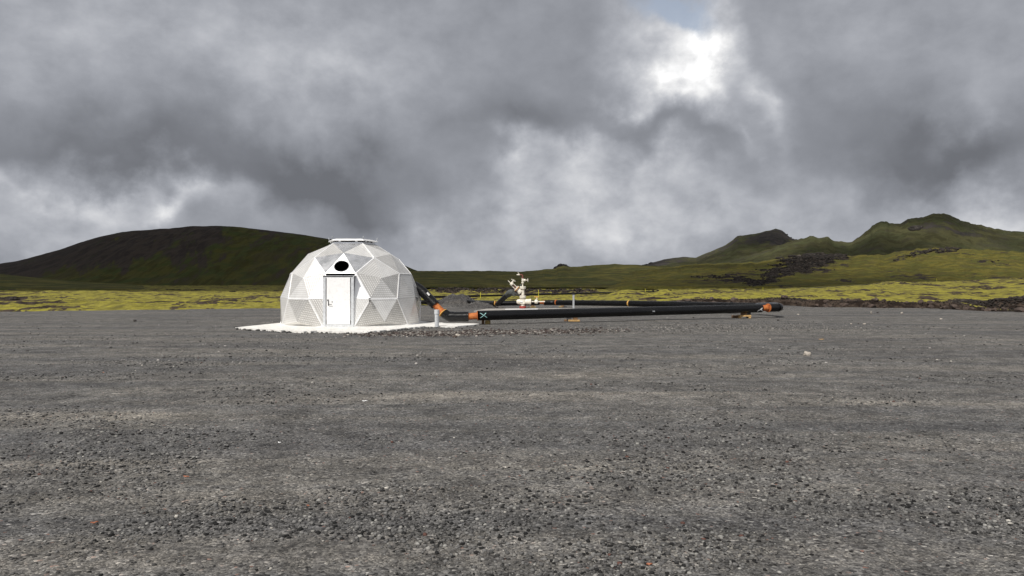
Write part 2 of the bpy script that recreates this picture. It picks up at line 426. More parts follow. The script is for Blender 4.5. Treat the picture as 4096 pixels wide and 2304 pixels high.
M_bolt = plain('rusty_bolts', (.12, .05, .04), .7, .2, .3, 20)
M_tank = plain('grey_wrap', (.085, .092, .09), .7, 0, .2, 9, (.05, .05, .05), .004)
M_galv = plain('galvanised_steel', (.52, .54, .56), .42, .55, .12, 14, (.36, .37, .38), .002)
M_frame = plain('light_grey_steel', (.66, .68, .70), .42, .4, .1, 10, (.5, .51, .52), .002)
M_conc = plain('concrete', (.74, .73, .70), .85, 0, .10, 3, (.48, .45, .41), .006)
M_slab = plain('weathered_concrete', (.36, .34, .31), .9, 0, .15, 2, (.2, .18, .16), .006)
M_wood = plain('timber', (.50, .32, .13), .8, 0, .22, 12, (.24, .14, .06), .006)
M_darkwood = plain('dark_timber', (.17, .10, .052), .85, 0, .3, 12, (.07, .045, .03), .006)
M_ywood = plain('yellow_timber', (.34, .25, .09), .8, 0, .25, 12, (.17, .11, .04), .006)
M_chalk = plain('turquoise_paint', (.42, .74, .72), .8, 0, .15, 40)
M_wchalk = plain('white_paint', (.82, .82, .82), .7, 0, .05, 30)
M_yellow = plain('yellow_plastic', (.58, .54, .04), .5, 0, .1, 6)
M_dark = plain('dark_void', (.003, .003, .003), .9, 0, 0, 3, spec=.05)
M_dkmetal = plain('dark_rubber', (.05, .05, .052), .6, 0, .15, 12)
M_palerock = plain('pale_stone', (.42, .38, .33), .9, 0, .22, 16, (.24, .2, .17), .012)
M_darkrock = plain('dark_stone', (.035, .031, .029), .9, 0, .3, 16, (.08, .06, .05), .012)
M_greyrock = plain('grey_stone', (.19, .175, .165), .9, 0, .25, 16, (.1, .08, .07), .012)
M_brownrock = plain('brown_lava', (.062, .043, .034), .95, 0, .35, 5, (.12, .09, .07), .03)
M_lavadark = plain('black_lava', (.022, .019, .018), .95, 0, .3, 1.0, (.05, .042, .036), .05)
M_orangeplastic = plain('orange_plastic', (.34, .13, .07), .6, 0, .15, 20)
M_paledoor = plain('white_door_paint', (.80, .80, .80), .4, 0, .03, 5, (.7, .7, .69), .001)

def alu(name, base, rough, metal, dots=False, amt=.0055, gap=.72):
    m, t, b = material(name); uv = t.new('ShaderNodeUVMap').outputs[0]; p = pos(t)
    blot = t.noise(p, 2.2, 5, .6, .3)
    col = t.ramp(blot, [(.3, tuple(x*.86 for x in base)), (.6, base), (.8, tuple(min(1, x*1.08) for x in base))])
    if dots:
        u, v, _ = t.sep(t.vmath('SCALE', uv, 1/.080))
        row = t.math('FLOOR', v); odd = t.math('MODULO', t.math('ABSOLUTE', row), 2.0)
        uu = t.math('ADD', u, t.math('MULTIPLY', odd, .5))
        fu = t.math('SUBTRACT', t.math('FRACT', uu), .5); fv = t.math('SUBTRACT', t.math('FRACT', v), .5)
        # tear-plate lenses, each row leaning the other way
        sg = t.math('SUBTRACT', t.math('MULTIPLY', odd, 2.0), 1.0)
        a = t.math('ADD', fu, t.math('MULTIPLY', t.math('MULTIPLY', fv, sg), .35))
        r = t.math('ADD', t.math('POWER', t.math('DIVIDE', a, .40), 2.0), t.math('POWER', t.math('DIVIDE', fv, .30), 2.0))
        lens = t.mrange(r, 1.25, .5)
        col = t.mix(lens, t.mix(1.0, col, (gap, gap*.99, gap*.97), 'MULTIPLY'), col)  # gaps darkened in colour so the raised lenses read as sunlit
        bump(t, b, lens, amt, .9)
        t.put(b.inputs['Roughness'], t.mrange(lens, 0, 1, rough+.12, rough))
    else:
        t.put(b.inputs['Roughness'], t.mrange(blot, .3, .7, rough-.06, rough+.1))
    t.put(b.inputs['Base Color'], col)
    b.inputs['Metallic'].default_value = metal
    return m
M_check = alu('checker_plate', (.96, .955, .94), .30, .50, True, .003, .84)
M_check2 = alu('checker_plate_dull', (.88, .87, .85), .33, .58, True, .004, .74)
M_check3 = alu('checker_plate_grey', (.74, .73, .71), .35, .62, True, .005, .70)  # greyer copies of the plate: weaker facet reflection put into the colour
M_smooth = alu('sheet_aluminium', (.76, .765, .78), .27, .8)
M_bright = alu('bright_aluminium', (.93, .93, .93), .42, .3)

# ------------------------------------------------------------------ ground sheets
YARD_EDGE = [(-2600, 1262), (-800, 1256), (0, 1247), (500, 1241), (1130, 1233), (1500, 1228), (1900, 1218), (2300, 1215), (2650, 1214),
             (2900, 1219), (3150, 1224), (3400, 1230), (3700, 1233), (3900, 1240), (4100, 1248), (4900, 1256), (7000, 1275)]
ex = np.array([a for a, b in YARD_EDGE], float); ed = np.array([EYE*FPX/(b-HOR) for a, b in YARD_EDGE])
def edge_d(px):
    d = np.interp(px, ex, ed); return d*(1+.012*fbm(px/90, 0*np.asarray(px, float), 4, 5))
def yard_z(x, y):
    return .022*fbm(x/2.2, y/3.0, 3, 21) + .03*fbm(x/9, y/7, 2, 33)*sst(6, 14, y)*(1-sst(24, 27, y)*(1-sst(52, 56, y))) 
def far_z(px, d):
    """level of the moss land beyond the yard"""
    e = edge_d(px); t = d-e
    z = -.30 + .36*sst(-.5, 1.2, t)                                   # low bank of moss at the edge
    z = z + .42*sst(2450, 2950, px)*sst(-.2, 1.6, t)                  # higher lava bank on the right
    z = z + .5*sst(3800, 4050, px)*(sst(4.0, 6.0, t))*1.0 - .34*sst(3800, 3980, px)*sst(0, 1.2, t)
    prof = np.interp(px, [2900, 3050, 3250, 3469, 3655, 4096, 5200], [0, .0, .45, 1.1, 1.7, 2.4, 3.2])
    z = z + prof*sst(8, 120, t)
    z = z + 1.3*sst(150, 420, d)
    z = z + (.5+.9*fbm(px/22, d/9, 4, 91))*np.exp(-((d-185)/22)**2)*sst(1640, 1800, px)*(1-sst(2330, 2420, px))
    z = z - .25*sst(1650, 1720, px)*(1-sst(2420, 2520, px))*sst(4, 20, t)*(1-sst(150, 240, d))
    # moss hummock at the left of the yard and humps hiding the pipeline
    z = z + .55*np.exp(-((px-330)/330)**2 - ((d-120)/30)**2)
    z = z + .75*np.exp(-((px-2490)/75)**2 - ((d-118)/16)**2) + .5*np.exp(-((px-2660)/40)**2 - ((d-118)/12)**2) + .7*np.exp(-((px-3560)/75)**2 - ((d-150)/14)**2)
    return z
def terrain(px, d, x, y):
    e = edge_d(px); t = d-e; k = sst(0, 3, t)
    h = far_z(px, d)
    amp = .08+.27*k
    n = fbm(x/3.2, y/3.2, 5, 3, .55)
    n2 = fbm(x/12, y/12, 3, 8)
    rock = sst(.12, .5, fbm(x/7+3, y/4, 4, 14))                     # broken lava poking out
    return h + amp*(n-.1) + .22*n2*k*sst(60, 100, d) - .16*rock*k + .05*np.abs(fbm(x/.9, y/.9, 3, 40))*k, rock

def fan_mesh(name, pxs, ds, zf, mat, kind='structure', bare=None):
    PX, D = np.meshgrid(pxs, ds); X = (PX-CXP)/FPX*D; Y = D
    Z, Bq = zf(PX, D, X, Y)
    nr, nc = PX.shape; V = np.stack([X, Y, Z], -1).reshape(-1, 3)
    i = np.arange((nr-1)*(nc-1)); r, c = i//(nc-1), i % (nc-1); a = r*nc+c
    F = np.stack([a, a+1, a+nc+1, a+nc], -1)
    me = bpy.data.meshes.new(name)
    me.vertices.add(len(V)); me.vertices.foreach_set('co', V.astype(np.float32).ravel())
    me.loops.add(F.size); me.loops.foreach_set('vertex_index', F.astype(np.int32).ravel())
    me.polygons.add(len(F)); me.polygons.foreach_set('loop_start', np.arange(0, F.size, 4, dtype=np.int32))
    me.polygons.foreach_set('use_smooth', np.ones(len(F), bool))
    me.update(calc_edges=True)
    if Bq is not None:
        at = me.attributes.new('bare', 'FLOAT', 'POINT'); at.data.foreach_set('value', np.ascontiguousarray(Bq, np.float32).ravel())
    me.materials.append(mat)
    o = bpy.data.objects.new(name, me); sc.collection.objects.link(o); props(o, kind=kind); return o

# gravel yard: one flat sheet from behind the camera to just past the moss edge
xs = np.concatenate([np.linspace(-160, -14, 40), np.linspace(-13.5, 13.5, 170), np.linspace(14, 160, 40)])
ys = np.concatenate([np.linspace(-40, 2.5, 18), np.linspace(2.8, 16, 110), np.linspace(16.3, 76, 170)])
X, Y = np.meshgrid(xs, ys); Z = yard_z(X, Y)-.6*sst(.8, 2.6, Y-edge_d(np.clip(X/np.maximum(Y, 5)*FPX+CXP, -2600, 7000)))
V = np.stack([X, Y, Z], -1).reshape(-1, 3); nc = len(xs)
F = [(r*nc+c, r*nc+c+1, (r+1)*nc+c+1, (r+1)*nc+c) for r in range(len(ys)-1) for c in range(nc-1)]
props(mesh_obj('gravel_yard', V, F, M_gravel, smooth=True), kind='structure')
# the land beyond, one sheet out to the foot of the hills and past it
pxs = np.concatenate([np.linspace(-2500, -150, 60), np.linspace(-140, 4240, 900), np.linspace(4260, 6900, 60)])
tt = np.concatenate([np.linspace(-2.5, 6, 60), 6+np.geomspace(.16, 1500, 190)])
PX, T = np.meshgrid(pxs, tt); D = edge_d(PX)+T
X = (PX-CXP)/FPX*D
Z, RK = terrain(PX, D, X, D)
me_pts = np.stack([X, D, Z], -1).reshape(-1, 3)
def grid_obj(name, V, nr, nc, mat, bare, kind='structure'):
    i = np.arange((nr-1)*(nc-1)); r, c = i//(nc-1), i % (nc-1); a = r*nc+c
    F = np.stack([a, a+1, a+nc+1, a+nc], -1); me = bpy.data.meshes.new(name)
    me.vertices.add(len(V)); me.vertices.foreach_set('co', V.astype(np.float32).ravel())
    me.loops.add(F.size); me.loops.foreach_set('vertex_index', F.astype(np.int32).ravel())
    me.polygons.add(len(F)); me.polygons.foreach_set('loop_start', np.arange(0, F.size, 4, dtype=np.int32))
    me.polygons.foreach_set('use_smooth', np.ones(len(F), bool)); me.update(calc_edges=True)
    at = me.attributes.new('bare', 'FLOAT', 'POINT'); at.data.foreach_set('value', np.ascontiguousarray(bare, np.float32).ravel())
    me.materials.append(mat); o = bpy.data.objects.new(name, me); sc.collection.objects.link(o)
    return props(o, kind=kind)
T_ = D-edge_d(PX)
bank = sst(2500, 2800, PX)*sst(-1.2, -.2, T_)*(1-sst(1.5, 2.6, T_ + 1.0*fbm(X/1.5, D/1.5, 3, 60)))
bank2 = sst(3650, 3900, PX)*sst(3.6, 4.4, T_)*(1-sst(6, 7.5, T_))
stripe = sst(.05, .5, fbm(X/16, D/9, 4, 71))
# a strip of broken lava at the foot of the middle ridge
crack = np.exp(-((D-180)/24)**2)*sst(1640, 1800, PX)*(1-sst(2330, 2420, PX))*(.7+.6*fbm(PX/60, D/20, 4, 92))
rd = np.exp(-((D-112)/5.5)**2)*sst(1600, 1690, PX)*(1-sst(1850, 1930, PX))
leftrock = np.exp(-((PX-60)/130)**2-((D-80)/8)**2)
BARE = np.clip(.42 + .30*RK + .55*bank + .5*bank2 + .12*stripe*sst(60, 90, D) + .6*crack + .75*rd + .4*leftrock, 0, 1.25)
grid_obj('moss_field', me_pts, PX.shape[0], PX.shape[1], M_moss, BARE)
def land_at(px, d):
    px = np.array([float(px)]); d = np.array([float(d)]); x = (px-CXP)/FPX*d
    return float(terrain(px, d, x, d)[0][0])

# ------------------------------------------------------------------ hills: each has its own distance, ridge and far side
def hill(name, sky_pts, d0, dr, mat, zbase, barefn, fade=(0, 0), gully=0.0, prof=1.0, jag=0.0, nc=520, nr=110, gs=30., lobes=0.0, seed=0):
    sx = np.array([p[0] for p in sky_pts], float); sy = np.array([p[1] for p in sky_pts], float)
    pxs = np.linspace(sx[0], sx[-1], nc); t = np.concatenate([np.linspace(-.05, 1, nr), np.linspace(1.02, 1.9, 26)])
    PX, T = np.meshgrid(pxs, t)
    d0a = np.interp(PX, [p[0] for p in d0], [p[1] for p in d0]) if isinstance(d0, list) else d0
    dra = np.interp(PX, [p[0] for p in dr], [p[1] for p in dr]) if isinstance(dr, list) else dr
    D = d0a+(dra-d0a)*T; X = (PX-CXP)/FPX*D
    rz = EYE-(np.interp(PX, sx, sy)-HOR)/FPX*dra
    rz = rz + jag*fbm(PX/28, 0*PX, 5, seed+50, .6)
    tf = np.clip(T, 0, 1)
    s = prof*(1-(1-tf)**2)+(1-prof)*(tf*tf*(3-2*tf))
    back = np.clip(T-1, 0, 1)
    s = s - 1.4*back**1.5
    Z = zbase+(rz-zbase)*s - .8*(T < 0)
    env = np.sin(np.pi*np.clip(tf, 0, 1))**.8
    H = np.maximum(rz-zbase, 1)
    g = fbm(X/gs, T*1.6, 5, seed+1, .55)
    Z = Z + gully*H*env*g + lobes*H*env*fbm(X/(gs*3.2), D/(gs*3.2), 4, seed+9)
    Z = Z + .022*H*env*fbm(X/(gs*.3), D/(gs*.3), 4, seed+19)
    if fade[0]: Z = Z-4.5*(1-sst(sx[0], sx[0]+fade[0], PX))
    if fade[1]: Z = Z-4.5*sst(sx[-1]-fade[1], sx[-1], PX)
    bare = barefn(PX, T, X, D, Z)
    V = np.stack([X, D, Z], -1).reshape(-1, 3)
    return grid_obj(name, V, PX.shape[0], PX.shape[1], mat, np.clip(bare, 0, 1.2))

def bareL(PX, T, X, D, Z):
    top = sst(.80, .95, T)*.42
    scree = (1-sst(780, 1000, PX+60*fbm(PX/60, T*3, 4, 2)))*sst(.12, .45, T+.22*fbm(PX/45, T*1.2, 4, 6))
    right = .2*fbm(PX/110, T*3, 4, 9)
    streak = .24*fbm(PX/16+T*2.5, T*1.1, 4, 4)
    return .24+.75*scree+top*1.35+streak+right*.8
hill('hill', [(-900, 1118), (-400, 1096), (-150, 1072), (0, 1055), (70, 1044.7), (126, 1029), (233, 1001), (326, 969), (400, 948), (489, 929), (652, 917.5),
     (768, 907), (885, 905), (978, 910.6), (1200, 937), (1342, 961), (1450, 995), (1560, 1040), (1671, 1084), (1760, 1104), (1900, 1135)],
     430, 585, M_hillL, 1.2, bareL, (0, 0), .05, .45, .25, 560, 120, 26., .05, 100)
def bareK(PX, T, X, D, Z): return .25+.25*fbm(X/20, D/20, 4, 31)
# low olive shoulder in front of it at the far left
hill('hill', [(-1400, 1060), (-300, 1072), (0, 1096), (150, 1112), (300, 1126), (450, 1134), (620, 1142), (900, 1150)], 210, 330, M_ridge, .6, bareK, (0, 420), .05, .3, .1, 160, 50, 20., .05, 150)
def bareM(PX, T, X, D, Z):
    return .22+.35*fbm(X/26, D/22, 5, 61)+1.1*sst(.86, .95, T)*sst(2200, 2240, PX)*(1-sst(2262, 2290, PX))
def blobm(PX, PY, cx, cy, w, h, ang=0):
    a = R(ang); u = (PX-cx)*math.cos(a)+(PY-cy)*math.sin(a); v = -(PX-cx)*math.sin(a)+(PY-cy)*math.cos(a)
    return np.exp(-(u/w)**2-(v/h)**2)
hill('ridge', [(1200, 1128), (1420, 1105), (1560, 1088), (1671, 1083.7), (1800, 1086), (1950, 1086), (2084, 1088.8), (2150, 1083), (2224, 1077), (2232, 1070), (2243, 1069), (2254, 1065), (2262, 1067), (2276, 1071),
     (2306, 1070), (2380, 1063), (2458, 1057.5), (2574, 1062), (2680, 1067), (2800, 1080), (3000, 1120)],
     [(1200, 260), (2400, 260), (3000, 280)], 560, M_ridge, 1.6, bareM, (0, 300), .03, .5, .35, 460, 90, 34., .10, 200)
def bareR(PX, T, X, D, Z):
    PY = HOR-(Z-EYE)/D*FPX
    PX0, PY0 = PX, PY; PX = PX0+95*fbm(PX0/38, PY0/9, 5, 86, .62); PY = PY0+20*fbm(PX0/30+9, PY0/7, 5, 87, .62)
    b = .22+.34*fbm(X/18, D/16, 5, 81)
    b = b + 1.0*blobm(PX, PY, 3240, 1055, 130, 30, -8) + .9*blobm(PX, PY, 3160, 1085, 110, 22, -22) + .8*blobm(PX, PY, 2930, 1115, 180, 11, 6) + .8*blobm(PX, PY, 3080, 1110, 110, 10, -25)
    b = b + .6*blobm(PX, PY, 3690, 1013, 130, 9, -10) + .5*blobm(PX, PY, 3560, 1045, 60, 9, -20) + .5*blobm(PX, PY, 3950, 1045, 190, 6, 14) + .3*blobm(PX, PY, 3650, 1100, 120, 14, 5)
    b = b + .5*blobm(PX, PY, 3380, 1120, 60, 8, -6) + .5*blobm(PX, PY, 3500, 1128, 90, 8, 0)
    b = b - .35*blobm(PX, PY, 3250, 1112, 170, 14, -8) - .25*blobm(PX, PY, 3640, 1055, 220, 16, 0)
    b = b + .22*sst(3600, 3900, PX)*sst(.2, .5, T)*(1-sst(.7, .9, T))*fbm(X/6+D/9, D/5, 4, 84)
    return b
hill('hill', [(2250, 1140), (2400, 1112), (2560, 1084), (2700, 1066), (2800, 1054), (2950, 1053), (3041, 1046.5), (3102, 1034), (3152, 1031), (3202, 1026), (3250, 1022), (3278, 1021), (3318, 1026), (3420, 1028), (3544, 1026),
     (3585, 1016), (3675, 1007), (3756, 998.7), (3831, 1001), (3907, 1006), (4096, 1016), (4400, 1010), (5200, 1040)],
     [(2250, 230), (3000, 215), (5200, 215)], [(2250, 430), (3200, 430), (5200, 400)], M_hillR, 1.2, bareR, (260, 0), .10, .35, .8, 820, 170, 20., .26, 300)
def bareA(PX, T, X, D, Z):
    return .56+.4*fbm(X/60+D/90, D/60, 5, 91)+.28*sst(.6, .95, T)
hill('mountain', [(2350, 1110), (2450, 1090), (2574, 1062), (2620, 1048), (2660, 1038), (2725, 1031), (2786, 1033), (2830, 1014), (2900, 987), (2930, 968), (2951, 951), (3016, 941), (3060, 930), (3102, 920), (3127, 926),
     (3162, 951), (3197, 966), (3260, 985), (3420, 1012), (3700, 1050)], 760, 1050, M_mount, 4, bareA, (0, 0), .05, .4, 1.0, 360, 90, 70., .12, 400)
hill('mountain', [(2850, 1060), (3000, 1022), (3120, 985), (3197, 965), (3217, 959), (3253, 955.5), (3313, 952), (3348, 967), (3404, 971), (3439, 951), (3464, 926), (3489, 906), (3519, 893), (3548, 886.5), (3558, 894),
     (3600, 890.6), (3630, 875.5), (3695, 865), (3761, 855), (3796, 859), (3846, 883), (3882, 893), (3932, 900.6), (3982, 915.7), (4096, 931.8), (4300, 960), (4800, 1010), (5400, 1070)],
     620, 880, M_mount, 4, lambda PX, T, X, D, Z: .28+.42*fbm(X/55, D/45, 5, 95)+.35*blobm(PX, HOR-(Z-EYE)/D*FPX, 3620, 925, 190, 22, -10)+.4*blobm(PX, HOR-(Z-EYE)/D*FPX, 3450, 1000, 110, 13, 5)+.35*blobm(PX, HOR-(Z-EYE)/D*FPX, 3900, 925, 100, 14, -10),
     (0, 0), .06, .35, 2.2, 520, 100, 45., .12, 500)

# ------------------------------------------------------------------ the cloud layer that shades the hills (out of frame, above)
H0 = 800.; off = (sdir.x/sdir.z*H0, sdir.y/sdir.z*H0)
cxs = np.linspace(-2600, 2600, 150); cys = np.linspace(-620, 1950, 110); CX_, CY_ = np.meshgrid(cxs, cys)
gx, gy = CX_-off[0], CY_-off[1]                                      # the ground point each bit of cloud shades
gpx = CXP+gx/np.maximum(gy, 30)*FPX
lim = np.interp(gpx, [-2000, 0, 400, 1200, 1700, 2300, 2800, 3300, 4200, 6000], [170, 150, 175, 190, 235, 235, 165, 170, 190, 200])
dens = sst(-1, 1, (gy-lim + 28*fbm(gx/60, gy/60, 4, 600))/26)
part = np.interp(gpx, [1500, 2000, 2500, 2900, 3200, 6000], [1, .92, .66, .46, .42, .42])
part = np.where(gy > 560, np.maximum(part, .74), part)
dens = dens*np.clip(part+.95*fbm(gx/55, gy/70, 4, 611)*(part < .9), 0, 1)
mC, t, b = material('cloud'); t.n.remove(b)
a = attr(t, 'bare')
tr = t.new('ShaderNodeBsdfTransparent'); tl = t.new('ShaderNodeBsdfTranslucent'); tl.inputs[0].default_value = (.28, .29, .31, 1)
df = t.new('ShaderNodeBsdfDiffuse'); df.inputs[0].default_value = (.9, .9, .9, 1)
mx0 = t.new('ShaderNodeMixShader'); mx0.inputs[0].default_value = .5; t.l.new(df.outputs[0], mx0.inputs[1]); t.l.new(tl.outputs[0], mx0.inputs[2])
mx = t.new('ShaderNodeMixShader'); t.put(mx.inputs[0], a); t.l.new(tr.outputs[0], mx.inputs[1]); t.l.new(mx0.outputs[0], mx.inputs[2])
t.l.new(mx.outputs[0], t.n['Material Output'].inputs[0])
lump = 26*np.abs(fbm(CX_/140, CY_/140, 4, 620))
Vc = np.concatenate([np.stack([CX_, CY_, H0-lump*.4], -1).reshape(-1, 3), np.stack([CX_, CY_, H0+22+lump*2], -1).reshape(-1, 3)])
nr_, nc_ = CX_.shape
i = np.arange((nr_-1)*(nc_-1)); r_, c_ = i//(nc_-1), i % (nc_-1); aa = r_*nc_+c_
Ft = np.stack([aa, aa+1, aa+nc_+1, aa+nc_], -1); Fc = np.concatenate([Ft[:, ::-1], Ft+nr_*nc_])
me = bpy.data.meshes.new('cloud'); me.from_pydata(Vc.tolist(), [], Fc.tolist())
at = me.attributes.new('bare', 'FLOAT', 'POINT')
one = 1-np.sqrt(1-np.clip(dens, 0, .985)); at.data.foreach_set('value', np.concatenate([one.ravel(), one.ravel()]).astype(np.float32))
me.polygons.foreach_set('use_smooth', [True]*len(me.polygons)); me.materials.append(mC)
oc = bpy.data.objects.new('clouds', me); sc.collection.objects.link(oc); props(oc, kind='structure')

# ------------------------------------------------------------------ concrete pad under the dome
PADZ = .06
def pad_xy(px, py): v = G(px, py, PADZ); return (v.x, v.y)
front = [(941, 1310), (1000, 1314), (1060, 1316), (1112, 1321), (1165, 1321), (1215, 1325), (1270, 1323), (1330, 1325), (1390, 1326), (1440, 1330), (1470, 1330), (1484, 1324), (1530, 1321),
         (1590, 1316), (1625, 1311), (1660, 1308), (1700, 1304), (1745, 1304), (1830, 1304), (1917, 1297)]
poly = []
for i in range(len(front)-1):
    for k in range(4):
        u = k/4; q = (front[i][0]*(1-u)+front[i+1][0]*u, front[i][1]*(1-u)+front[i+1][1]*u + random.uniform(-.8, .8)*(i < 16)); poly.append(pad_xy(*q))
poly.append(pad_xy(1918, 1294.6))
poly += [pad_xy(1719, 1288), (-4.4, 34.0), (-9.0, 34.0), (-9.5, 31.0)]
npy = len(poly)
v = [(x, y, PADZ) for x, y in poly]+[(x, y, -.06) for x, y in poly]
f = [list(range(npy))]+[[i, i+npy, (i+1) % npy+npy, (i+1) % npy] for i in range(npy)]
o = mesh_obj('concrete_pad', v, f, M_conc, loc=(-6, 30, 0)); props(o, 'flat white concrete slab with gravel over its front edge, under the silver dome', 'concrete slab')

# ------------------------------------------------------------------ the dome
DC = Vector((-6.47, 31.0, PADZ)); DR = 2.81; BZ = .19
dome = empty('geodesic_dome', DC, label='silver aluminium geodesic dome with a white door and a round black vent hole', cat='dome')
door_az = R(-88.3)
D2 = Vector((math.cos(door_az), math.sin(door_az), 0)); DX = Vector((-D2.y, D2.x, 0))     # out through the door, to its right (seen from outside)
ico = [Vector((0, 0, 1))]
zr, rr_ = 1/math.sqrt(5), 2/math.sqrt(5)
up = [Vector((rr_*math.cos(door_az+R(36)+R(72*k)), rr_*math.sin(door_az+R(36)+R(72*k)), zr)) for k in range(5)]
lo = [Vector((rr_*math.cos(door_az+R(72*k)), rr_*math.sin(door_az+R(72*k)), -zr)) for k in range(5)]
tris = []
for k in range(5):
    a, b_ = up[k-1], up[k]                       # azimuths -36+72k .. 36+72k
    tris.append((ico[0], a, b_, 'upper', k)); tris.append((a, lo[k], b_, 'door', k))
    tris.append((lo[k], b_, lo[(k+1) % 5], 'low', k))
key = {}
def nodeid(p):
    q = p.normalized(); kx = tuple(round(c, 4) for c in q)
    if kx not in key: key[kx] = len(key)
    return key[kx]
nodes = {}; facets = []
for (A, Bv, C, typ, k) in tris:
    grid = {}
    for i in range(4):
        for j in range(4-i):
            l = 3-i-j; p = (A*l+Bv*i+C*j)/3; nid = nodeid(p); grid[(i, j)] = nid
            center = (i, j) == (1, 1); corner = max(i, j, l) == 3
            nodes[nid] = [p.normalized(), 'hex' if center else ('pent' if corner else 'v')]
    for i in range(3):
        for j in range(3-i):
            facets.append((grid[(i, j)], grid[(i+1, j)], grid[(i, j+1)], typ, k))
            if i+j < 2: facets.append((grid[(i+1, j)], grid[(i+1, j+1)], grid[(i, j+1)], typ, k))
npos = {}
for nid, (p, kind) in nodes.items():
    z = p.z
    rad = DR*(1.0 if kind == 'v' else (1.0 if kind == 'hex' else 1.0))
    q = p*rad
    if kind == 'v' and -.4 < z < -.1: q.z = -BZ*DR
    if kind == 'hex' and -.4 < z < -.1: q.z = -BZ*DR+.16
    npos[nid] = DC + q + Vector((0, 0, BZ*DR))
ZT = max(npos[n].z for n in npos if nodes[n][1] == 'v')
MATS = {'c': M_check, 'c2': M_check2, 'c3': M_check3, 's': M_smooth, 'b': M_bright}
def panel(pts, mat, normal, nm='panel', inset=.006):
    """thin plate, its own UVs in metres"""
    c = sum(pts, Vector())/len(pts); n = normal
    e = (pts[1]-pts[0]).normalized(); f_ = n.cross(e)
    P2 = [c+(p-c)*(1-inset) for p in pts]; m = len(pts)
    v = [p+n*.006 for p in P2]+[p-n*.01 for p in P2]
    f = [list(range(m)), list(range(m, 2*m))[::-1]]+[[i, i+m, (i+1) % m+m, (i+1) % m] for i in range(m)]
    uv = [((p-pts[0]).dot(e), (p-pts[0]).dot(f_)) for p in v]
    return mesh_obj(nm, v, f, mat, dome, uv=uv)
prnd = random.Random(3)
edges = {}
for fi, (a, b_, c, typ, k) in enumerate(facets):
    pa, pb, pc = npos[a], npos[b_], npos[c]
    kinds = [nodes[x][1] for x in (a, b_, c)]
    if nodes[a][0].z > .99 or nodes[b_][0].z > .99 or nodes[c][0].z > .99: continue      # open top under the hatch
    if min(nodes[x][0].z for x in (a, b_, c)) < -.4: continue
    n = (pb-pa).cross(pc-pa).normalized(); cc = (pa+pb+pc)/3
    if n.dot(cc-(DC+Vector((0, 0, .5)))) < 0: n = -n; pb, pc = pc, pb
    rel = cc-DC; az_ = math.degrees(math.atan2(rel.dot(DX), rel.dot(D2)))      # + = right of the door
    for (p, q, kp, kq) in ((a, b_, kinds[0], kinds[1]), (b_, c, kinds[1], kinds[2]), (c, a, kinds[2], kinds[0])):
        if kp == 'v' and kq == 'v': edges.setdefault(tuple(sorted((p, q))), []).append(n)
    ishex = 'hex' in kinds
    z0 = rel.z
    tag_ = 'c'
    if ishex and typ == 'upper' and k == 0:
        # hexagon above the door: smooth pieces at top, left, right; vent panel at the bottom
        if z0 > 2.75 and abs(az_) < 12: tag_ = 's'
        elif abs(az_) < 8: tag_ = 'vent'
        elif z0 < 2.62: tag_ = 's'
    if ishex and typ == 'door' and k == 0:
        if abs(az_) < 6: continue                       # the doorway itself
        tag_ = 'b' if z0 > 1.0 else 'c'  # whiter sheet paints the sun glint into the panels beside the door
    if 60 < az_ < 100 and z0 < 1.0 and prnd.random() < .6: tag_ = 's'
    if tag_ == 'c': tag_ = prnd.choice(['c', 'c', 'c2', 'c3', 'c3']) if z0 < 1.0 else (prnd.choice(['c', 'c2', 'c2', 'c3']) if z0 < 2.0 else prnd.choice(['c', 'c', 'c2']))  # plate tint stands in for facet reflections, greyer low on the dome
    if tag_ == 'vent':
        # triangular plate with a round hole, and a dark duct behind it
        pts = [pa, pb, pc]; cv = (pa+pb+pc)/3 + Vector((0, 0, .0))
        e = DX; f_ = n.cross(e).normalized(); e = f_.cross(n).normalized()
        pts2 = [cv+(p-cv)*.994+n*.006 for p in pts]
        N = 48; ring = []; outer = []
        for i in range(N):
            an = 2*math.pi*i/N; dd = e*math.cos(an)+f_*math.sin(an); ring.append(cv+n*.006+dd*.275)
            best = 9
            for j in range(3):
                q0, q1 = pts2[j], pts2[(j+1) % 3]; ed_ = (q1-q0); nrm = ed_.cross(n)
                den_ = dd.dot(nrm)
                if abs(den_) > 1e-6:
                    tt_ = (q0-cv).dot(nrm)/den_
                    if 0 < tt_ < best: best = tt_
            outer.append(cv+n*.006+dd*best)
        v = ring+outer+[p-n*.09 for p in ring]
        f = [[i, (i+1) % N, N+(i+1) % N, N+i][::-1] for i in range(N)]+[[i, (i+1) % N, 2*N+(i+1) % N, 2*N+i] for i in range(N)]
        # corner triangles keep their points
        o = mesh_obj('vent_panel', v, f, M_bright, dome, uv=[((p-cv).dot(e), (p-cv).dot(f_)) for p in v])
        mb = MB(); mb.lathe(cv-n*.5, n, [(0, .001), (0, .268), (.0, .268), (.498, .268)], 40, False); hob = mb.build('vent_hole', M_dark, o)
        mb = MB(); mb.torus(cv+n*.008, n, .277, .009, 40, 6); mb.build('vent_rim', M_smooth, o)
        continue
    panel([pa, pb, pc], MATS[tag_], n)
for nid, (p, kind) in nodes.items():         # low sliver panels closing the foot of the cut-off hexagons
    if kind == 'hex' and -.4 < p.z < -.1:
        near = sorted([m for m in npos if nodes[m][1] == 'v' and abs(npos[m].z-DC.z) < .02], key=lambda m: (npos[m]-npos[nid]).length)[:2]
        pa, pb, pc = npos[near[0]], npos[near[1]], npos[nid]; n = (pb-pa).cross(pc-pa).normalized()
        if n.dot(npos[nid]-DC) < 0: n = -n; pa, pb = pb, pa
        panel([pa, pb, pc], M_check, n)
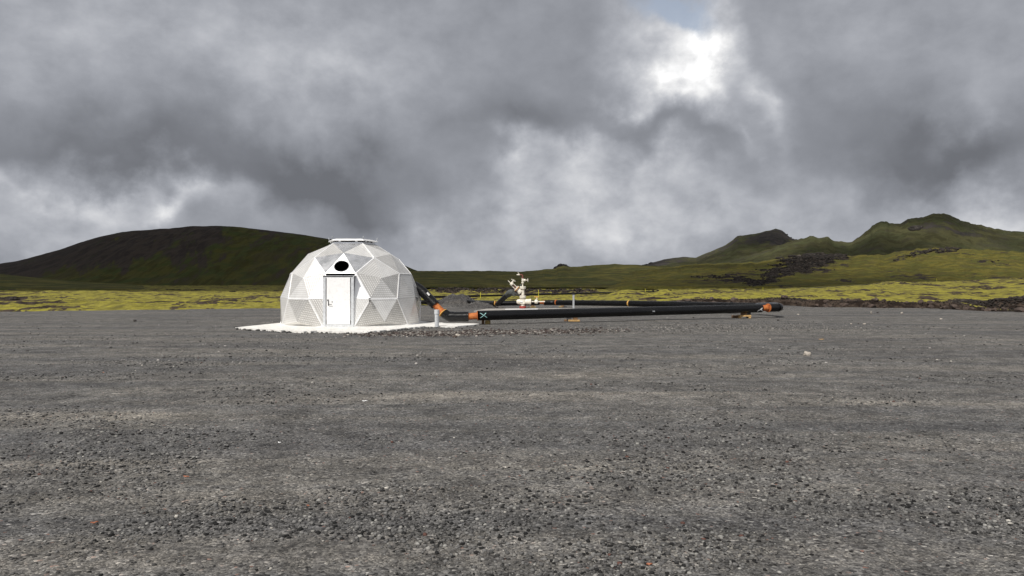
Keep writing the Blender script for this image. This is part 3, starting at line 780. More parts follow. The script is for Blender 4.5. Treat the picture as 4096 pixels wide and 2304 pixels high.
# cover strips along the edges of the hexagons and pentagons
for (p, q), ns in edges.items():
    a, b_ = npos[p], npos[q]
    if abs(a.z-ZT) < .02 and abs(b_.z-ZT) < .02: continue
    if a.z < DC.z+.02 and b_.z < DC.z+.02: continue
    n = sum(ns, Vector()).normalized(); mid = (a+b_)/2; L = (b_-a).length
    relm = mid-DC
    if abs(relm.dot(DX)) < .3 and relm.dot(D2) > 1.5 and relm.z < 1.0: continue
    mb = MB(); mb.box(mid+n*.014, (L*.985, .046, .014), basis(b_-a, n), .004)
    mb.build('cover_strip', M_bright, dome)
# base angle running round the foot
base = sorted([npos[n] for n in npos if nodes[n][1] == 'v' and abs(npos[n].z-DC.z) < .03], key=lambda p: math.atan2(p.y-DC.y, p.x-DC.x))
mb = MB()
for i in range(len(base)):
    a, b_ = base[i], base[(i+1) % len(base)]; d_ = (b_-a); out = Vector((d_.y, -d_.x, 0)).normalized()
    mb.box((a+b_)/2+out*.012+Vector((0, 0, .012)), (d_.length, .04, .03), basis(d_, (0, 0, 1)), .003)
mb.build('base_rail', M_bright, dome)

# doorway: box frame standing out from the leaning hexagon
rb = max((p-DC).dot(D2) for p in base)
fx = rb+.055                                     # front plane of the door
def dp(u, w, z): return DC + DX*u + D2*w + Vector((0, 0, z))
Rd = Matrix((DX, -D2, Vector((0, 0, 1)))).transposed()
FW, FH = .565, 1.87
frame = MB()
fr = MB()
for s_, wd in ((-1, .105), (1, .10)):
    fr.box(dp(s_*(FW-wd/2), fx-.05, FH/2), (wd, .10, FH), Rd, .004)
fr.box(dp(0, fx-.05, FH-.035), (2*FW-.215, .098, .07), Rd, .004)
fr.box(dp(0, fx-.05, .045), (2*FW-.215, .096, .09), Rd, .004)
fo = fr.build('door_frame', M_frame, dome)
# side cheeks closing the gap between the upright frame and the leaning panels
for s_ in (-1, 1):
    mb = MB(); u = s_*(FW-.006)
    prof = [(fx-.102, 0.0), (fx-.102, FH), (fx-.62, FH), (fx-.16, .95), (fx-.12, .0)]
    vv = [dp(u-.005, w, z) for w, z in prof]+[dp(u+.005, w, z) for w, z in prof]
    mb.add(vv, [[0, 1, 2, 3, 4], [9, 8, 7, 6, 5]]+[[i, (i+1) % 5, (i+1) % 5+5, i+5] for i in range(5)])
    mb.build('door_cheek', M_dkmetal if s_ > 0 else M_smooth, dome)  # right cheek darkened in colour for its shaded side
mb = MB(); mb.box(dp(0, fx-.30, FH+.012), (2*FW+.06, .62, .02), Rd, .003); mb.build('door_canopy', M_smooth, dome)
mb = MB(); mb.box(dp(-.01, fx-.01, FH-.018), (2*FW-.03, .035, .034), Rd, .004); mb.build('drip_edge', M_dkmetal, dome)
dw, dh = .86, 1.72
mb = MB(); mb.box(dp(.005, fx-.016, .095+dh/2), (dw, .045, dh), Rd, .004)
door = mb.build('door', M_paledoor, dome)
mb = MB(); hz = .86
mb.box(dp(-dw/2+.075, fx+.010, hz), (.035, .012, .16), Rd, .004)
mb.tube(rounded([dp(-dw/2+.075, fx+.012, hz-.03), dp(-dw/2+.075, fx+.06, hz-.03), dp(-dw/2+.20, fx+.06, hz-.035)], .015), .011, 10)
mb.build('door_handle', M_dkmetal, door)
mb = MB(); mb.lathe(dp(-dw/2+.055, fx+.004, hz+.12), D2, [(0, .03), (.018, .03), (.018, .03), (.024, .022)], 16); mb.build('door_lock', M_dkmetal, door)
mb = MB(); mb.lathe(dp(-dw/2+.21, fx+.004, hz+.06), D2, [(0, .018), (.014, .018)], 14); mb.build('door_stop', M_dkmetal, door)
for z in (.35, 1.0, 1.55):
    mb = MB(); mb.tube([dp(dw/2+.012, fx+.012, z-.06), dp(dw/2+.012, fx+.012, z+.06)], .013, 10); mb.build('hinge', M_galv, door)
# ribs pressed lightly down the door
for u in (-.33, -.24):
    mb = MB(); mb.box(dp(u, fx+.0075, .95), (.012, .004, 1.5), Rd, .001); mb.build('door_rib', M_paledoor, door)
# small lamp bracket at the right of the door
mb = MB(); mb.box(dp(1.13, fx-.12, 1.03), (.07, .09, .05), Rd, .01); mb.tube([dp(1.13, fx-.12, .99), dp(1.13, fx-.12, .92)], .03, 10); mb.build('wall_fitting', M_dkmetal, dome)
# hatch on top: curb, raised cover plate, brackets and corner pegs
capr = 1.03
def pent(r, z, k): a_ = door_az+R(36)+R(72*k); return Vector((DC.x+r*math.cos(a_), DC.y+r*math.sin(a_), z))
def pprism(r0, z0, r1, z1, name, mat, par):
    v = [pent(r0, z0, k) for k in range(5)]+[pent(r1, z1, k) for k in range(5)]
    return mesh_obj(name, v, [[4, 3, 2, 1, 0], [5, 6, 7, 8, 9]]+[[k, (k+1) % 5, (k+1) % 5+5, k+5] for k in range(5)], mat, par)
curb = pprism(.965, ZT-.03, .955, ZT+.06, 'hatch_curb', M_smooth, dome)
cover = pprism(capr+.04, ZT+.115, capr-.02, ZT+.165, 'hatch_cover', M_bright, dome)
pprism(capr-.05, ZT+.166, capr-.22, ZT+.20, 'cover_top', M_bright, cover)
for k in range(5):
    a, b_ = pent(.985, ZT+.08, k), pent(.985, ZT+.08, k+1)
    for u in (.22, .78):
        p = a*(1-u)+b_*u; mb = MB(); mb.box(p+Vector((0, 0, .012)), (.09, .05, .045), basis(b_-a, (0, 0, 1)), .004); mb.build('hatch_bracket', M_bright, dome)
    p = pent(capr-.02, ZT+.145, k); o_ = (p-DC); o_.z = 0; o_.normalize()
    mb = MB(); mb.tube([p, p+o_*.02+Vector((0, 0, .10))], .014, 8); mb.lathe(p+o_*.02+Vector((0, 0, .09)), (0, 0, 1), [(0, .022), (.045, .022), (.045, .022), (.05, .01)], 10); mb.build('corner_peg', M_galv, cover)
# ------------------------------------------------------------------ pipework
pipe = empty('insulated_pipeline', P(1912, 1297, 31.3), label='thick black insulated pipe with rusty orange joints, looping from the dome past the wellhead', cat='pipeline')
def run(pts, rad, mat, name, rnd=.3, seg=28, label=None, parent=pipe):
    mb = MB(); mb.tube(rounded(pts, rnd, 9), rad, seg); o = mb.build(name, mat, parent)
    if label: o['label'] = label
    return o
def ring(c, n, r, w, mat, name='end_ring', parent=pipe):
    mb = MB(); c = Vector(c); n = Vector(n).normalized(); mb.lathe(c-n*w/2, n, [(0, r), (w, r)], 32); return mb.build(name, mat, parent)
A0 = P(1655, 1142, 31.35); A1 = P(1686, 1162, 31.3); A2 = P(1740, 1219, 31.1); A3 = P(1772, 1251, 31.0); A4 = P(1802, 1267, 31.0); A5 = P(1874, 1266, 31.0)
A6 = P(1910, 1263.5, 31.0); A7 = P(1912, 1262.3, 31.0); B0 = P(3043, 1233, 37.4); B1 = P(3072, 1231.5, 37.5)
s1 = run([A0, A1, A2], .197, M_black, 'pipe_section', .35)
mid = (A1+A2)/2; dn = (A2-A1).normalized()
mb = MB(); nrm = (Vector((-dn.z, 0, dn.x))*-1 + Vector((0, -1.5, 0))).normalized(); nrm = (nrm-dn*nrm.dot(dn)).normalized()
mb.box(P(1714, 1175.5, 31.0)-Vector((0, .10, 0)), (.15, .085, .006), basis(dn, nrm), .001); lb = mb.build('label_sticker', M_wchalk, s1)
ring(A2-dn*.0, dn, .199, .05, M_black)
run([A2, A3], .135, M_rust, 'rusty_sleeve')
ring(A3, dn, .2, .03, M_yring)
run([A3+dn*.016, A4+Vector((-.05, 0, -.005)), A5], .198, M_black, 'pipe_section', .42)
pm = A4*.72+A5*.28; ring(P(1806, 1266.5, 31.0), A5-A4, .205, .22, M_black, 'shrink_sleeve')
run([A5, A6], .137, M_rust, 'rusty_sleeve')
ring(A6, A6-A5, .2, .03, M_rust)
main = run([A7, B0], .2, M_black, 'pipe_section')
md = (B0-A7).normalized()
# painted cross: strips that follow the pipe's curved face
def on_pipe(a, ang, c0=A7, dr=md, r=.204):
    u = Vector((0, 0, 1)); u = (u-dr*u.dot(dr)).normalized(); w = dr.cross(u)      # w points away from or to camera
    if w.y > 0: w = -w
    return c0+dr*a+(u*math.sin(ang)+w*math.cos(ang))*r
def strip(a0, g0, a1, g1, wd, mat, name, parent, c0=A7, dr=md, r=.203, n=10):
    v = []; f = []
    tdir = Vector((a1-a0, (g1-g0)*r)).normalized(); nx, ny = -tdir.y*wd/2, tdir.x*wd/2/r
    for i in range(n+1):
        u = i/n; a = a0*(1-u)+a1*u; g = g0*(1-u)+g1*u; k = 1+.25*math.sin(u*9)
        for (sx, rr2) in ((-1, r), (1, r), (1, r-.008), (-1, r-.008)):
            v.append(on_pipe(a+sx*nx*k, g+sx*ny*k, c0, dr, rr2))
    for i in range(n):
        for k in range(4): f.append([i*4+k, i*4+(k+1) % 4, i*4+4+(k+1) % 4, i*4+4+k])
    f += [[0, 1, 2, 3], [n*4+3, n*4+2, n*4+1, n*4]]
    return mesh_obj(name, v, f, mat, parent)
sx_ = MB()
o1 = strip(.02, .55, .32, -.42, .019, M_chalk, 'painted_cross', main); o2 = strip(.03, -.45, .28, .55, .018, M_chalk, 'painted_cross', main, r=.206)
# white mark at the far end and a taped patch in the middle
Lm = (B0-A7).length
strip(Lm-.36, -.75, Lm-.08, .12, .03, M_wchalk, 'painted_mark', main); strip(Lm-.2, -.15, Lm-.06, -.55, .05, M_wchalk, 'painted_mark', main, r=.206)
strip(Lm*.552, -.05, Lm*.552+.30, -.12, .22, M_dkmetal, 'patch', main, r=.2035); strip(Lm*.552+.16, -.0, Lm*.552+.28, -.02, .05, M_galv, 'patch_tag', main, r=.2075)
run([B0, B1], .145, M_rust, 'rusty_sleeve'); ring(B0+md*.0, md, .185, .03, M_rust); ring(B1, md, .212, .04, M_rust)
E1 = B1+md*.05; E2 = P(3117, 1229.5, 37.75); E3 = P(3130, 1225, 39.0)+Vector((-.25, 0, 0)); E4 = P(3030, 1226, 41.6)
run([E1, E2+Vector((.05, 0, 0)), E3+Vector((-.1, .1, 0)), E4], .2, M_black, 'pipe_section', .45)
ring(P(3112, 1229.8, 37.7), md, .206, .03, M_black, 'shrink_sleeve')
# rear run, from the bend back past the wellhead into the gravel heap
C1 = P(2517, 1213.7, 48.0); C2 = P(2226, 1210.3, 52.6); C3 = P(2178, 1210.5, 53.0); C4 = P(2158, 1210.5, 53.2); C5 = P(1996, 1213.5, 53.25); C6 = P(1980, 1213.3, 53.3); C7 = P(1862, 1208, 57.6); C8 = P(1700, 1208.5, 60.0); C9 = P(1600, 1209, 61)
run([E4, C1], .188, M_black, 'pipe_section'); ring(C1, C1-E4, .196, .09, M_yring)
run([C1, C2], .182, M_black, 'pipe_section'); ring(C2, C2-C1, .192, .16, M_rust)
run([C2, C3], .178, M_black, 'pipe_section'); ring(C3, C3-C2, .182, .05, M_rust)
run([C3, C4], .11, M_rust, 'rusty_sleeve')
run([C4, C5], .172, M_black, 'pipe_section')
run([C5, C6], .12, M_rust, 'rusty_sleeve'); ring(C6, C6-C5, .18, .06, M_yring)
run([C6, C7, C8, C9], .165, M_black, 'pipe_section', 1.0)
tg = MB(); tg.box(P(2206, 1207, 52.7)-Vector((0, .17, 0)), (.14, .008, .10), Matrix.Rotation(R(35), 3, 'X'), .001); tg.build('label_sticker', M_galv, pipe)
# branch rising to the wellhead
F0 = P(1990, 1216, 53.0); F1 = P(2041, 1170.5, 50.0); F2 = P(2060, 1170.5, 49.0); F3 = P(2080, 1173.5, 48.95)
run([F0, F1+Vector((-.03, 0, 0)), ], .17, M_black, 'branch_pipe', .3)
run([F0*.14+F1*.86, F1, F2], .215, M_tank, 'elbow_wrap', .35)
run([F2, F3], .19, M_dkmetal, 'branch_end', .1)

# ------------------------------------------------------------------ wellhead (read at 48.8 m)
DW = 48.8; wm = DW/FPX/5.797
def Wp(zx, zy, dd=0.0): return P(1980+zx/5.797, 1050+zy/5.797, DW)+Vector((0, dd, 0))
well = empty('wellhead', Wp(643, 1066), label='white painted wellhead valve stack with handwheels on a red flange', cat='wellhead')
UPZ = Vector((0, 0, 1)); XV = Vector((1, 0, 0))
def flange(c, n, r, w, mat=M_white, name='flange', bolts=10, boltside=-1, parent=well, edge=True):
    c = Vector(c); n = Vector(n).normalized(); mb = MB(); e = w*.15
    mb.lathe(c-n*w/2, n, [(0, r-e), (e, r), (e, r), (w-e, r), (w-e, r), (w, r-e)], 28); o = mb.build(name, mat, parent)
    if bolts:
        u = n.orthogonal().normalized(); v_ = n.cross(u)
        for k in range(bolts):
            mb = MB(); a_ = 2*math.pi*k/bolts; q = c+(u*math.cos(a_)+v_*math.sin(a_))*(r*.84)
            mb.lathe(q+n*boltside*w/2, n*boltside, [(0, r*.085), (.035, r*.085), (.035, r*.05), (.06, r*.05)], 6)
            mb.build('bolt', M_bolt, o)
    return o
flange(Wp(643, 1050), UPZ, 77*wm, 24*wm, M_red, bolts=12, boltside=1); flange(Wp(643, 1024), UPZ, 80*wm, 26*wm, M_red, bolts=12, boltside=1)
mb = MB(); mb.lathe(Wp(643, 1012), UPZ, [(0, 50*wm), (12*wm, 50*wm), (50*wm, 42*wm), (60*wm, 44*wm)], 24); mb.build('neck', M_white, well)
mb = MB(); yc = 908
mb.lathe(Wp(498, yc), XV, [(0, 10*wm), (0, 22*wm), (6*wm, 38*wm), (24*wm, 52*wm), (60*wm, 60*wm), (92*wm, 61*wm), (92*wm, 61*wm), (92*wm, 56*wm), (190*wm, 56*wm), (190*wm, 56*wm), (192*wm, 60*wm), (300*wm, 62*wm), (300*wm, 62*wm), (302*wm, 66*wm), (334*wm, 66*wm), (334*wm, 66*wm), (338*wm, 50*wm)], 32)
mb.box(Wp(640, yc), (100*wm, 124*wm, 116*wm), None, .02)
vb = mb.build('valve_body', M_white, well)
mb = MB(); n_ = 12
for k in range(n_):
    mb = MB(); a_ = 2*math.pi*k/n_; mb.lathe(Wp(836, yc)+Vector((0, math.cos(a_), math.sin(a_)))*56*wm, XV, [(0, 6*wm), (8*wm, 6*wm)], 6); mb.build('bolt', M_bolt, vb)
mb = MB(); mb.box(Wp(612, 906)-Vector((0, .18, 0)), (.13, .012, .11), None, .002); mb.build('name_plate', M_wchalk, vb)
mb = MB(); mb.box(Wp(612, 926)-Vector((0, .19, 0)), (.15, .006, .02), Matrix.Rotation(R(6), 3, 'Y')); mb.build('plate_band', M_dkmetal, vb)
# right-hand side line
mb = MB(); mb.lathe(Wp(834, yc), XV, [(0, 13*wm), (90*wm, 13*wm)], 16); mb.lathe(Wp(996, yc), XV, [(0, 13*wm), (150*wm, 13*wm), (150*wm, 13*wm), (150*wm, 16*wm), (160*wm, 16*wm)], 16); mb.build('side_pipe', M_white, well)
mb = MB(); mb.lathe(Wp(918, yc), XV, [(0, 34*wm), (10*wm, 44*wm), (38*wm, 50*wm), (66*wm, 44*wm), (80*wm, 34*wm)], 24); mb.lathe(Wp(960, 872), UPZ, [(0, 30*wm), (12*wm, 30*wm), (12*wm, 18*wm), (34*wm, 17*wm)], 18); mb.box(Wp(960, 944), (.10, .10, .08), None, .01)
sv = mb.build('side_valve', M_white, well)
mb = MB(); mb.lathe(Wp(972, 862), UPZ, [(0, 14*wm), (24*wm, 12*wm), (24*wm, 12*wm), (66*wm, 6*wm)], 14); mb.build('stem', M_white, sv)
def wheel(c, n, r, mat, parent, t=.016):
    mb = MB(); c = Vector(c); n = Vector(n).normalized(); mb.torus(c, n, r, t, 28, 8); u = n.orthogonal().normalized(); w = n.cross(u)
    for k in range(3):
        a_ = R(20+120*k); mb.tube([c-n*.03, c+(u*math.cos(a_)+w*math.sin(a_))*r], t*.8, 6)
    mb.lathe(c-n*.05, n, [(0, .03), (.07, .03)], 12); return mb.build('handwheel', mat, parent)
wheel(Wp(965, 797), (.05, -.1, 1), 56*wm, M_yring, sv)
# upright stack
flange(Wp(643, 822), UPZ, 72*wm, 22*wm, bolts=14, boltside=-1); flange(Wp(643, 796), UPZ, 77*wm, 26*wm, bolts=0); flange(Wp(643, 772), UPZ, 70*wm, 18*wm, bolts=14, boltside=1)
mb = MB(); mb.lathe(Wp(643, 770), UPZ, [(0, 50*wm), (14*wm, 43*wm), (60*wm, 40*wm), (120*wm, 39*wm), (150*wm, 44*wm), (160*wm, 50*wm)], 28); mb.build('spool', M_white, well)
flange(Wp(643, 598), UPZ, 70*wm, 22*wm, bolts=14, boltside=-1); flange(Wp(643, 570), UPZ, 73*wm, 34*wm, bolts=0)
mb = MB(); mb.lathe(Wp(641, 555), UPZ, [(0, 30*wm), (6*wm, 14*wm), (80*wm, 13*wm)], 18); mb.build('riser', M_white, well)
flange(Wp(641, 475), UPZ, 31*wm, 20*wm, bolts=6, boltside=-1); flange(Wp(641, 456), UPZ, 31*wm, 14*wm, bolts=0)
mb = MB(); mb.lathe(Wp(641, 450), UPZ, [(0, 16*wm), (10*wm, 20*wm), (30*wm, 27*wm), (48*wm, 27*wm), (64*wm, 18*wm), (76*wm, 18*wm)], 22)
mb.lathe(Wp(650, 411), XV, [(0, 24*wm), (24*wm, 26*wm), (44*wm, 30*wm), (54*wm, 30*wm), (54*wm, 14*wm), (78*wm, 13*wm)], 20)
tv = mb.build('top_valve', M_white, well)
mb = MB(); mb.lathe(Wp(720, 411), XV, [(0, 8*wm), (36*wm, 7*wm)], 12); mb.build('stem', M_white, tv)
wheel(Wp(762, 413), (1, -.18, 0), 40*wm, M_white, tv)
flange(Wp(641, 374), UPZ, 30*wm, 11*wm, bolts=0); flange(Wp(641, 359), UPZ, 31*wm, 15*wm, M_redpipe, bolts=6, boltside=1)
mb = MB(); mb.tube(rounded([Wp(641, 355), Wp(642, 283), Wp(566, 283)], .13, 10), 12.5*wm, 16); mb.build('bent_pipe', M_redpipe, well)
mb = MB(); mb.lathe(Wp(572, 284), -XV, [(0, 17*wm), (14*wm, 20*wm), (14*wm, 20*wm), (14*wm, 13*wm), (40*wm, 17*wm), (52*wm, 13*wm), (52*wm, 9*wm), (66*wm, 12*wm), (70*wm, 12*wm)], 18)
tp = mb.build('tap', M_white, well)
mb = MB(); mb.tube(rounded([Wp(552, 282), Wp(552, 256), Wp(530, 226)], .05), [7*wm]*11, 8); mb.build('tap_lever', M_white, tp)
# little fitting behind the upper flange
mb = MB(); mb.lathe(Wp(590, 527, .12), XV, [(0, 10*wm), (40*wm, 10*wm)], 10); mb.lathe(Wp(588, 545, .12), UPZ, [(0, 8*wm), (36*wm, 6*wm)], 10); mb.box(Wp(588, 506, .12), (.11, .02, .02), None, .004); mb.build('gauge_tap', M_tank, well)
# slanting wing valve
ax = (Wp(350, 480)-Wp(575, 690)).normalized(); side = Vector((-ax.z, 0, ax.x))
if side.x < 0: side = -side
C0 = Wp(575, 672)
mb = MB(); mb.lathe(C0-ax*.10, ax, [(0, 62*wm), (.06, 66*wm), (.06, 66*wm), (.10, 66*wm), (.10, 48*wm), (.17, 46*wm)], 26); wf = mb.build('wing_flange', M_white, well)
for k in range(10):
    mb = MB(); a_ = 2*math.pi*k/10; w2_ = Vector((0, 1, 0)); mb.lathe(C0+(side*math.cos(a_)+w2_*math.sin(a_))*57*wm, ax, [(-.01, 6*wm), (.02, 6*wm)], 6); mb.build('bolt', M_bolt, wf)
FL = Wp(505, 610)
mb = MB(); mb.lathe(C0, ax, [(0, 60*wm), (.10, 52*wm), (.22, 50*wm)], 24); mb.build('wing_body', M_white, well)
flange(FL-ax*.045, ax, 72*wm, 9*wm, M_redpipe, bolts=10, boltside=-1); flange(FL-ax*.01, ax, 74*wm, 12*wm, M_yring, bolts=0); flange(FL+ax*.04, ax, 72*wm, 24*wm, M_white, bolts=10, boltside=1)
BN = Wp(398, 510)
mb = MB()
for s_ in (-1, 1): mb.tube([FL+ax*.06+side*s_*30*wm, BN+side*s_*30*wm], 9*wm, 10)
mb.build('yoke', M_white, well)
mb = MB(); mb.tube([FL+ax*.05, BN], 7*wm, 10); mb.lathe(FL+ax*.05, ax, [(0, 16*wm), (.08, 14*wm)], 12); mb.build('spindle', M_redpipe, well)
mb = MB(); mb.lathe(BN-ax*.02, ax, [(0, 40*wm), (.03, 44*wm), (.07, 44*wm), (.07, 40*wm), (.10, 42*wm), (.14, 34*wm), (.17, 14*wm), (.17, 10*wm), (.36, 9*wm), (.36, 12*wm), (.38, 12*wm)], 24)
gh = Wp(398, 470); hx = (Wp(428, 415)-Wp(390, 478)).normalized(); mb.lathe(Wp(388, 482), hx, [(0, 24*wm), (50*wm, 20*wm), (50*wm, 10*wm), (66*wm, 10*wm)], 16)
gb = mb.build('gearbox', M_white, well)
wheel(Wp(428, 412), (hx+Vector((0, -.22, 0))).normalized(), 52*wm, M_white, gb, .012)

# ------------------------------------------------------------------ slabs, posts and supports
def slab(pts, z, th, mat, name, label, cat):
    m = len(pts); v = [(x, y, z) for x, y in pts]+[(x, y, z-th) for x, y in pts]
    o = mesh_obj(name, v, [list(range(m))]+[list(range(m, 2*m))[::-1]]+[[i, i+m, (i+1) % m+m, (i+1) % m] for i in range(m)], mat, loc=(pts[0][0], pts[0][1], 0))
    return props(o, label, cat)
def gp(px, py, z): q = G(px, py, z); return (q.x, q.y)
slab([gp(1895, 1243, .1), gp(2320, 1241, .1), gp(2296, 1233, .1), gp(2120, 1232.5, .1), gp(1948, 1234.6, .1)][::1], .1, .12, M_slab, 'wellhead_slab', 'long low grey concrete slab that the white wellhead stands on', 'concrete slab')
slab([gp(2020, 1237.6, .112), gp(2150, 1236.6, .112), gp(2152, 1234.6, .112), gp(2022, 1235.4, .112)], .112, .010, M_wchalk, 'white_board', 'flat white board lying on the slab at the foot of the wellhead', 'board')
q = P(2294, 1232, 48.6)
mb = MB(); mb.box((q.x, q.y, .53), (.115, .115, .90), None, .008); pst = mb.build('steel_post', M_galv, loc=(q.x, q.y, .1)); props(pst, 'grey galvanised steel post with a dark cap, behind the long black pipe', 'post')
mb = MB(); mb.box((q.x, q.y, 1.0), (.17, .15, .055), None, .008); mb.build('post_cap', M_dkmetal, pst)
q = P(1747.5, 1305, 28.8)
sp = empty('standpipe', (q.x, q.y, PADZ-.03), label='short silver capped pipe standing upright on the white slab right of the dome', cat='standpipe')
mb = MB(); mb.lathe((q.x, q.y, PADZ-.03), UPZ, [(0, .08), (.56, .08)], 28); mb.build('pipe_tube', M_frame, sp)
mb = MB(); mb.lathe((q.x, q.y, PADZ+.45), UPZ, [(0, .082), (0, .099), (.0, .099), (.15, .099), (.15, .099), (.165, .085)], 28); mb.build('pipe_cap', M_frame, sp)

def support(px, py, d, topz, spec, label, kids):
    q = G(px, py, 0); r = empty('timber_support', (q.x, q.y, 0), label=label, cat='timber support', group='timber supports under the black pipe')
    for (nm, dx_, dy_, z0, sx, sy, sz, mat, rz) in kids:
        mb = MB(); mb.box((q.x+dx_, q.y+dy_, z0+sz/2), (sx, sy, sz), Matrix.Rotation(R(rz), 3, 'Z'), .008); mb.build(nm, mat, r)
    return r
support(1948, 1297, 0, 0, 0, 'two short timber blocks, the left one in a shade tint, under the left end of the long front pipe', [
    ('timber_block', .03, .05, 0, .15, .30, .155, M_ywood, -14), ('timber_block', -.17, .18, 0, .10, .5, .17, M_darkwood, 4)])  # the darker left block has the pipe's shadow put into its colour
support(2290, 1286, 0, 0, 0, 'brown timber block on a pale plank under the middle of the long front pipe', [
    ('plank', .07, .0, 0, .50, .16, .075, M_wood, 0), ('plank', -.27, .26, 0, .16, .22, .08, M_darkwood, 0), ('timber_block', .13, .17, .078, .17, .26, .125, M_darkwood, 8), ('timber_block', -.14, .22, .08, .2, .3, .13, M_dkmetal, 0)])  # dark left plank: the unlit end of the pale one, shade in its colour
support(2976, 1272.7, 0, 0, 0, 'small pallet of pale planks with a block, under the right end of the front pipe', [
    ('pallet_leg', -.22, 0, 0, .13, .3, .075, M_wood, 0), ('pallet_leg', .24, 0, 0, .11, .3, .075, M_wood, 0), ('plank', .02, 0, .078, .56, .34, .075, M_wood, 3), ('timber_block', .0, .05, .156, .2, .26, .13, M_darkwood, 12),
    ('timber_block', .30, .28, .0, .14, .3, .28, M_dkmetal, 0), ('plank', -.38, .2, .0, .26, .3, .13, M_darkwood, 0)])
support(2131, 1230, 0, 0, 0, 'yellowed plank with a dark block under the rear pipe, right behind the white wellhead', [
    ('plank', .02, 0, 0, .42, .2, .06, M_ywood, 0), ('timber_block', .0, .12, .062, .2, .3, .10, M_darkwood, 10), ('plank', -.32, .1, 0, .16, .25, .05, M_darkwood, 0)])
support(2248, 1229, 0, 0, 0, 'dark crossed timber blocks and a pale plank under the rear pipe, by its orange ring', [
    ('plank', -.12, -.05, 0, .24, .2, .06, M_ywood, 0), ('timber_block', .04, .1, .0, .24, .3, .16, M_darkwood, -12), ('timber_block', .22, .05, 0, .2, .24, .07, M_dkmetal, 16)])

# ------------------------------------------------------------------ heaps of gravel
def mound(px, py, wpx, hpx, seed, label, flat=False, skew=0.0, depth=1.2):
    c = G(px, py, 0); d = c.y+1.0; w = wpx/2/FPX*d; h = hpx/FPX*d
    N = 90; U, V_ = np.meshgrid(np.linspace(-1.25, 1.25, N), np.linspace(-1.25, 1.25, N))
    x = U*w; y = V_*w*depth; r = np.sqrt((U+.10*fbm(U*2, V_*2, 3, seed))**2+(V_)**2)
    z = np.clip(1-r, 0, 1)
    z = np.minimum(z*1.45, 1.0)*h if flat else (z**.9)*h*1.06
    z = z*(1+.0*U) + h*.26*fbm(U*6+seed, V_*5, 6, seed+2, .7)*sst(1.1, .6, r) + .03*np.abs(fbm(x*9, y*9, 2, seed+5))*sst(1.1, .8, r)
    z = np.where(r > 1.0, z-.06*(r-1)*4-.02, z)
    V = np.stack([x+c.x+skew*z, y+c.y+w*depth*.75, z-.03], -1).reshape(-1, 3)
    F = [(a*N+b2, a*N+b2+1, (a+1)*N+b2+1, (a+1)*N+b2) for a in range(N-1) for b2 in range(N-1)]
    o = mesh_obj('gravel_heap', V, F, M_mound, loc=(c.x, c.y, 0)); return props(o, label, 'gravel heap', 'gravel heaps')
mound(1822, 1227, 214, 45, 5, 'large flat-topped heap of dark gravel behind the bend of the black pipe', True)
mound(1910, 1234, 168, 27, 8, 'small pointed heap of grey gravel in front of the large heap')
mound(1975, 1231, 90, 12, 12, 'lowest little heap of gravel, at the foot of the branch pipe')

# far pipeline over the moss and its marker stakes
def far_pipe(pts, r, label):
    P3 = []
    for (px, py, d) in pts: P3.append(P(px, py, d))
    mb = MB(); mb.tube(rounded(P3, 8, 4), r, 12); o = mb.build('far_pipeline', M_black, loc=P3[0]); return props(o, label, 'pipeline', 'sections of the far pipeline')
far_pipe([(1640, 1187.5, 100), (1800, 1186, 101), (1960, 1182.5, 104), (2140, 1178, 108), (2290, 1174.6, 112), (2404, 1171.3, 116), (2490, 1171, 120)], .13, 'thin dark pipeline crossing the moss behind the white wellhead')
far_pipe([(2520, 1166, 135), (2580, 1167.5, 136), (2640, 1168.6, 137), (2692, 1169.3, 138), (2792, 1171, 141), (2900, 1170.5, 146), (2985, 1168.3, 152), (3071, 1164, 158), (3160, 1158.5, 165), (3250, 1152.5, 172), (3303, 1149, 176), (3400, 1143.5, 180), (3480, 1139, 184), (3540, 1137, 187)], .15,
         'thin black pipeline climbing gently across the moss right of the wellhead')
far_pipe([(3600, 1133, 190), (3655, 1129.8, 192), (3750, 1126.4, 195), (3900, 1122.5, 198), (4096, 1117, 202), (4500, 1104, 208)], .15, 'black pipeline running out of the picture at the right below the hill')
for (px, y0, y1, d, lab) in ((2154, 1159, 1176, 104, 'yellow stake standing beside the far pipeline just right of the wellhead'), (1922, 1169, 1180, 102, 'small yellow stake in the moss left of the wellhead'),
        (2581, 1155, 1167, 133, 'yellow stake at the left end of the climbing pipeline'), (2847, 1161, 1170, 142, 'shortest yellow stake behind the climbing pipeline'),
        (3052, 1149, 1165, 156, 'tall yellow stake behind the climbing pipeline where it starts to rise'), (3747, 1114, 1127, 194, 'rightmost yellow stake, above the pipeline below the hill')):
    top = P(px, y0, d); bt = P(px, y1, d+.3); b0 = Vector((top.x, top.y, bt.z-.4))
    mb = MB(); mb.box((b0+top)/2, (.06, .06, (top-b0).z), None, .01); o = mb.build('marker_stake', M_yellow, loc=b0); props(o, lab, 'marker stake', 'yellow marker stakes along the far pipeline')

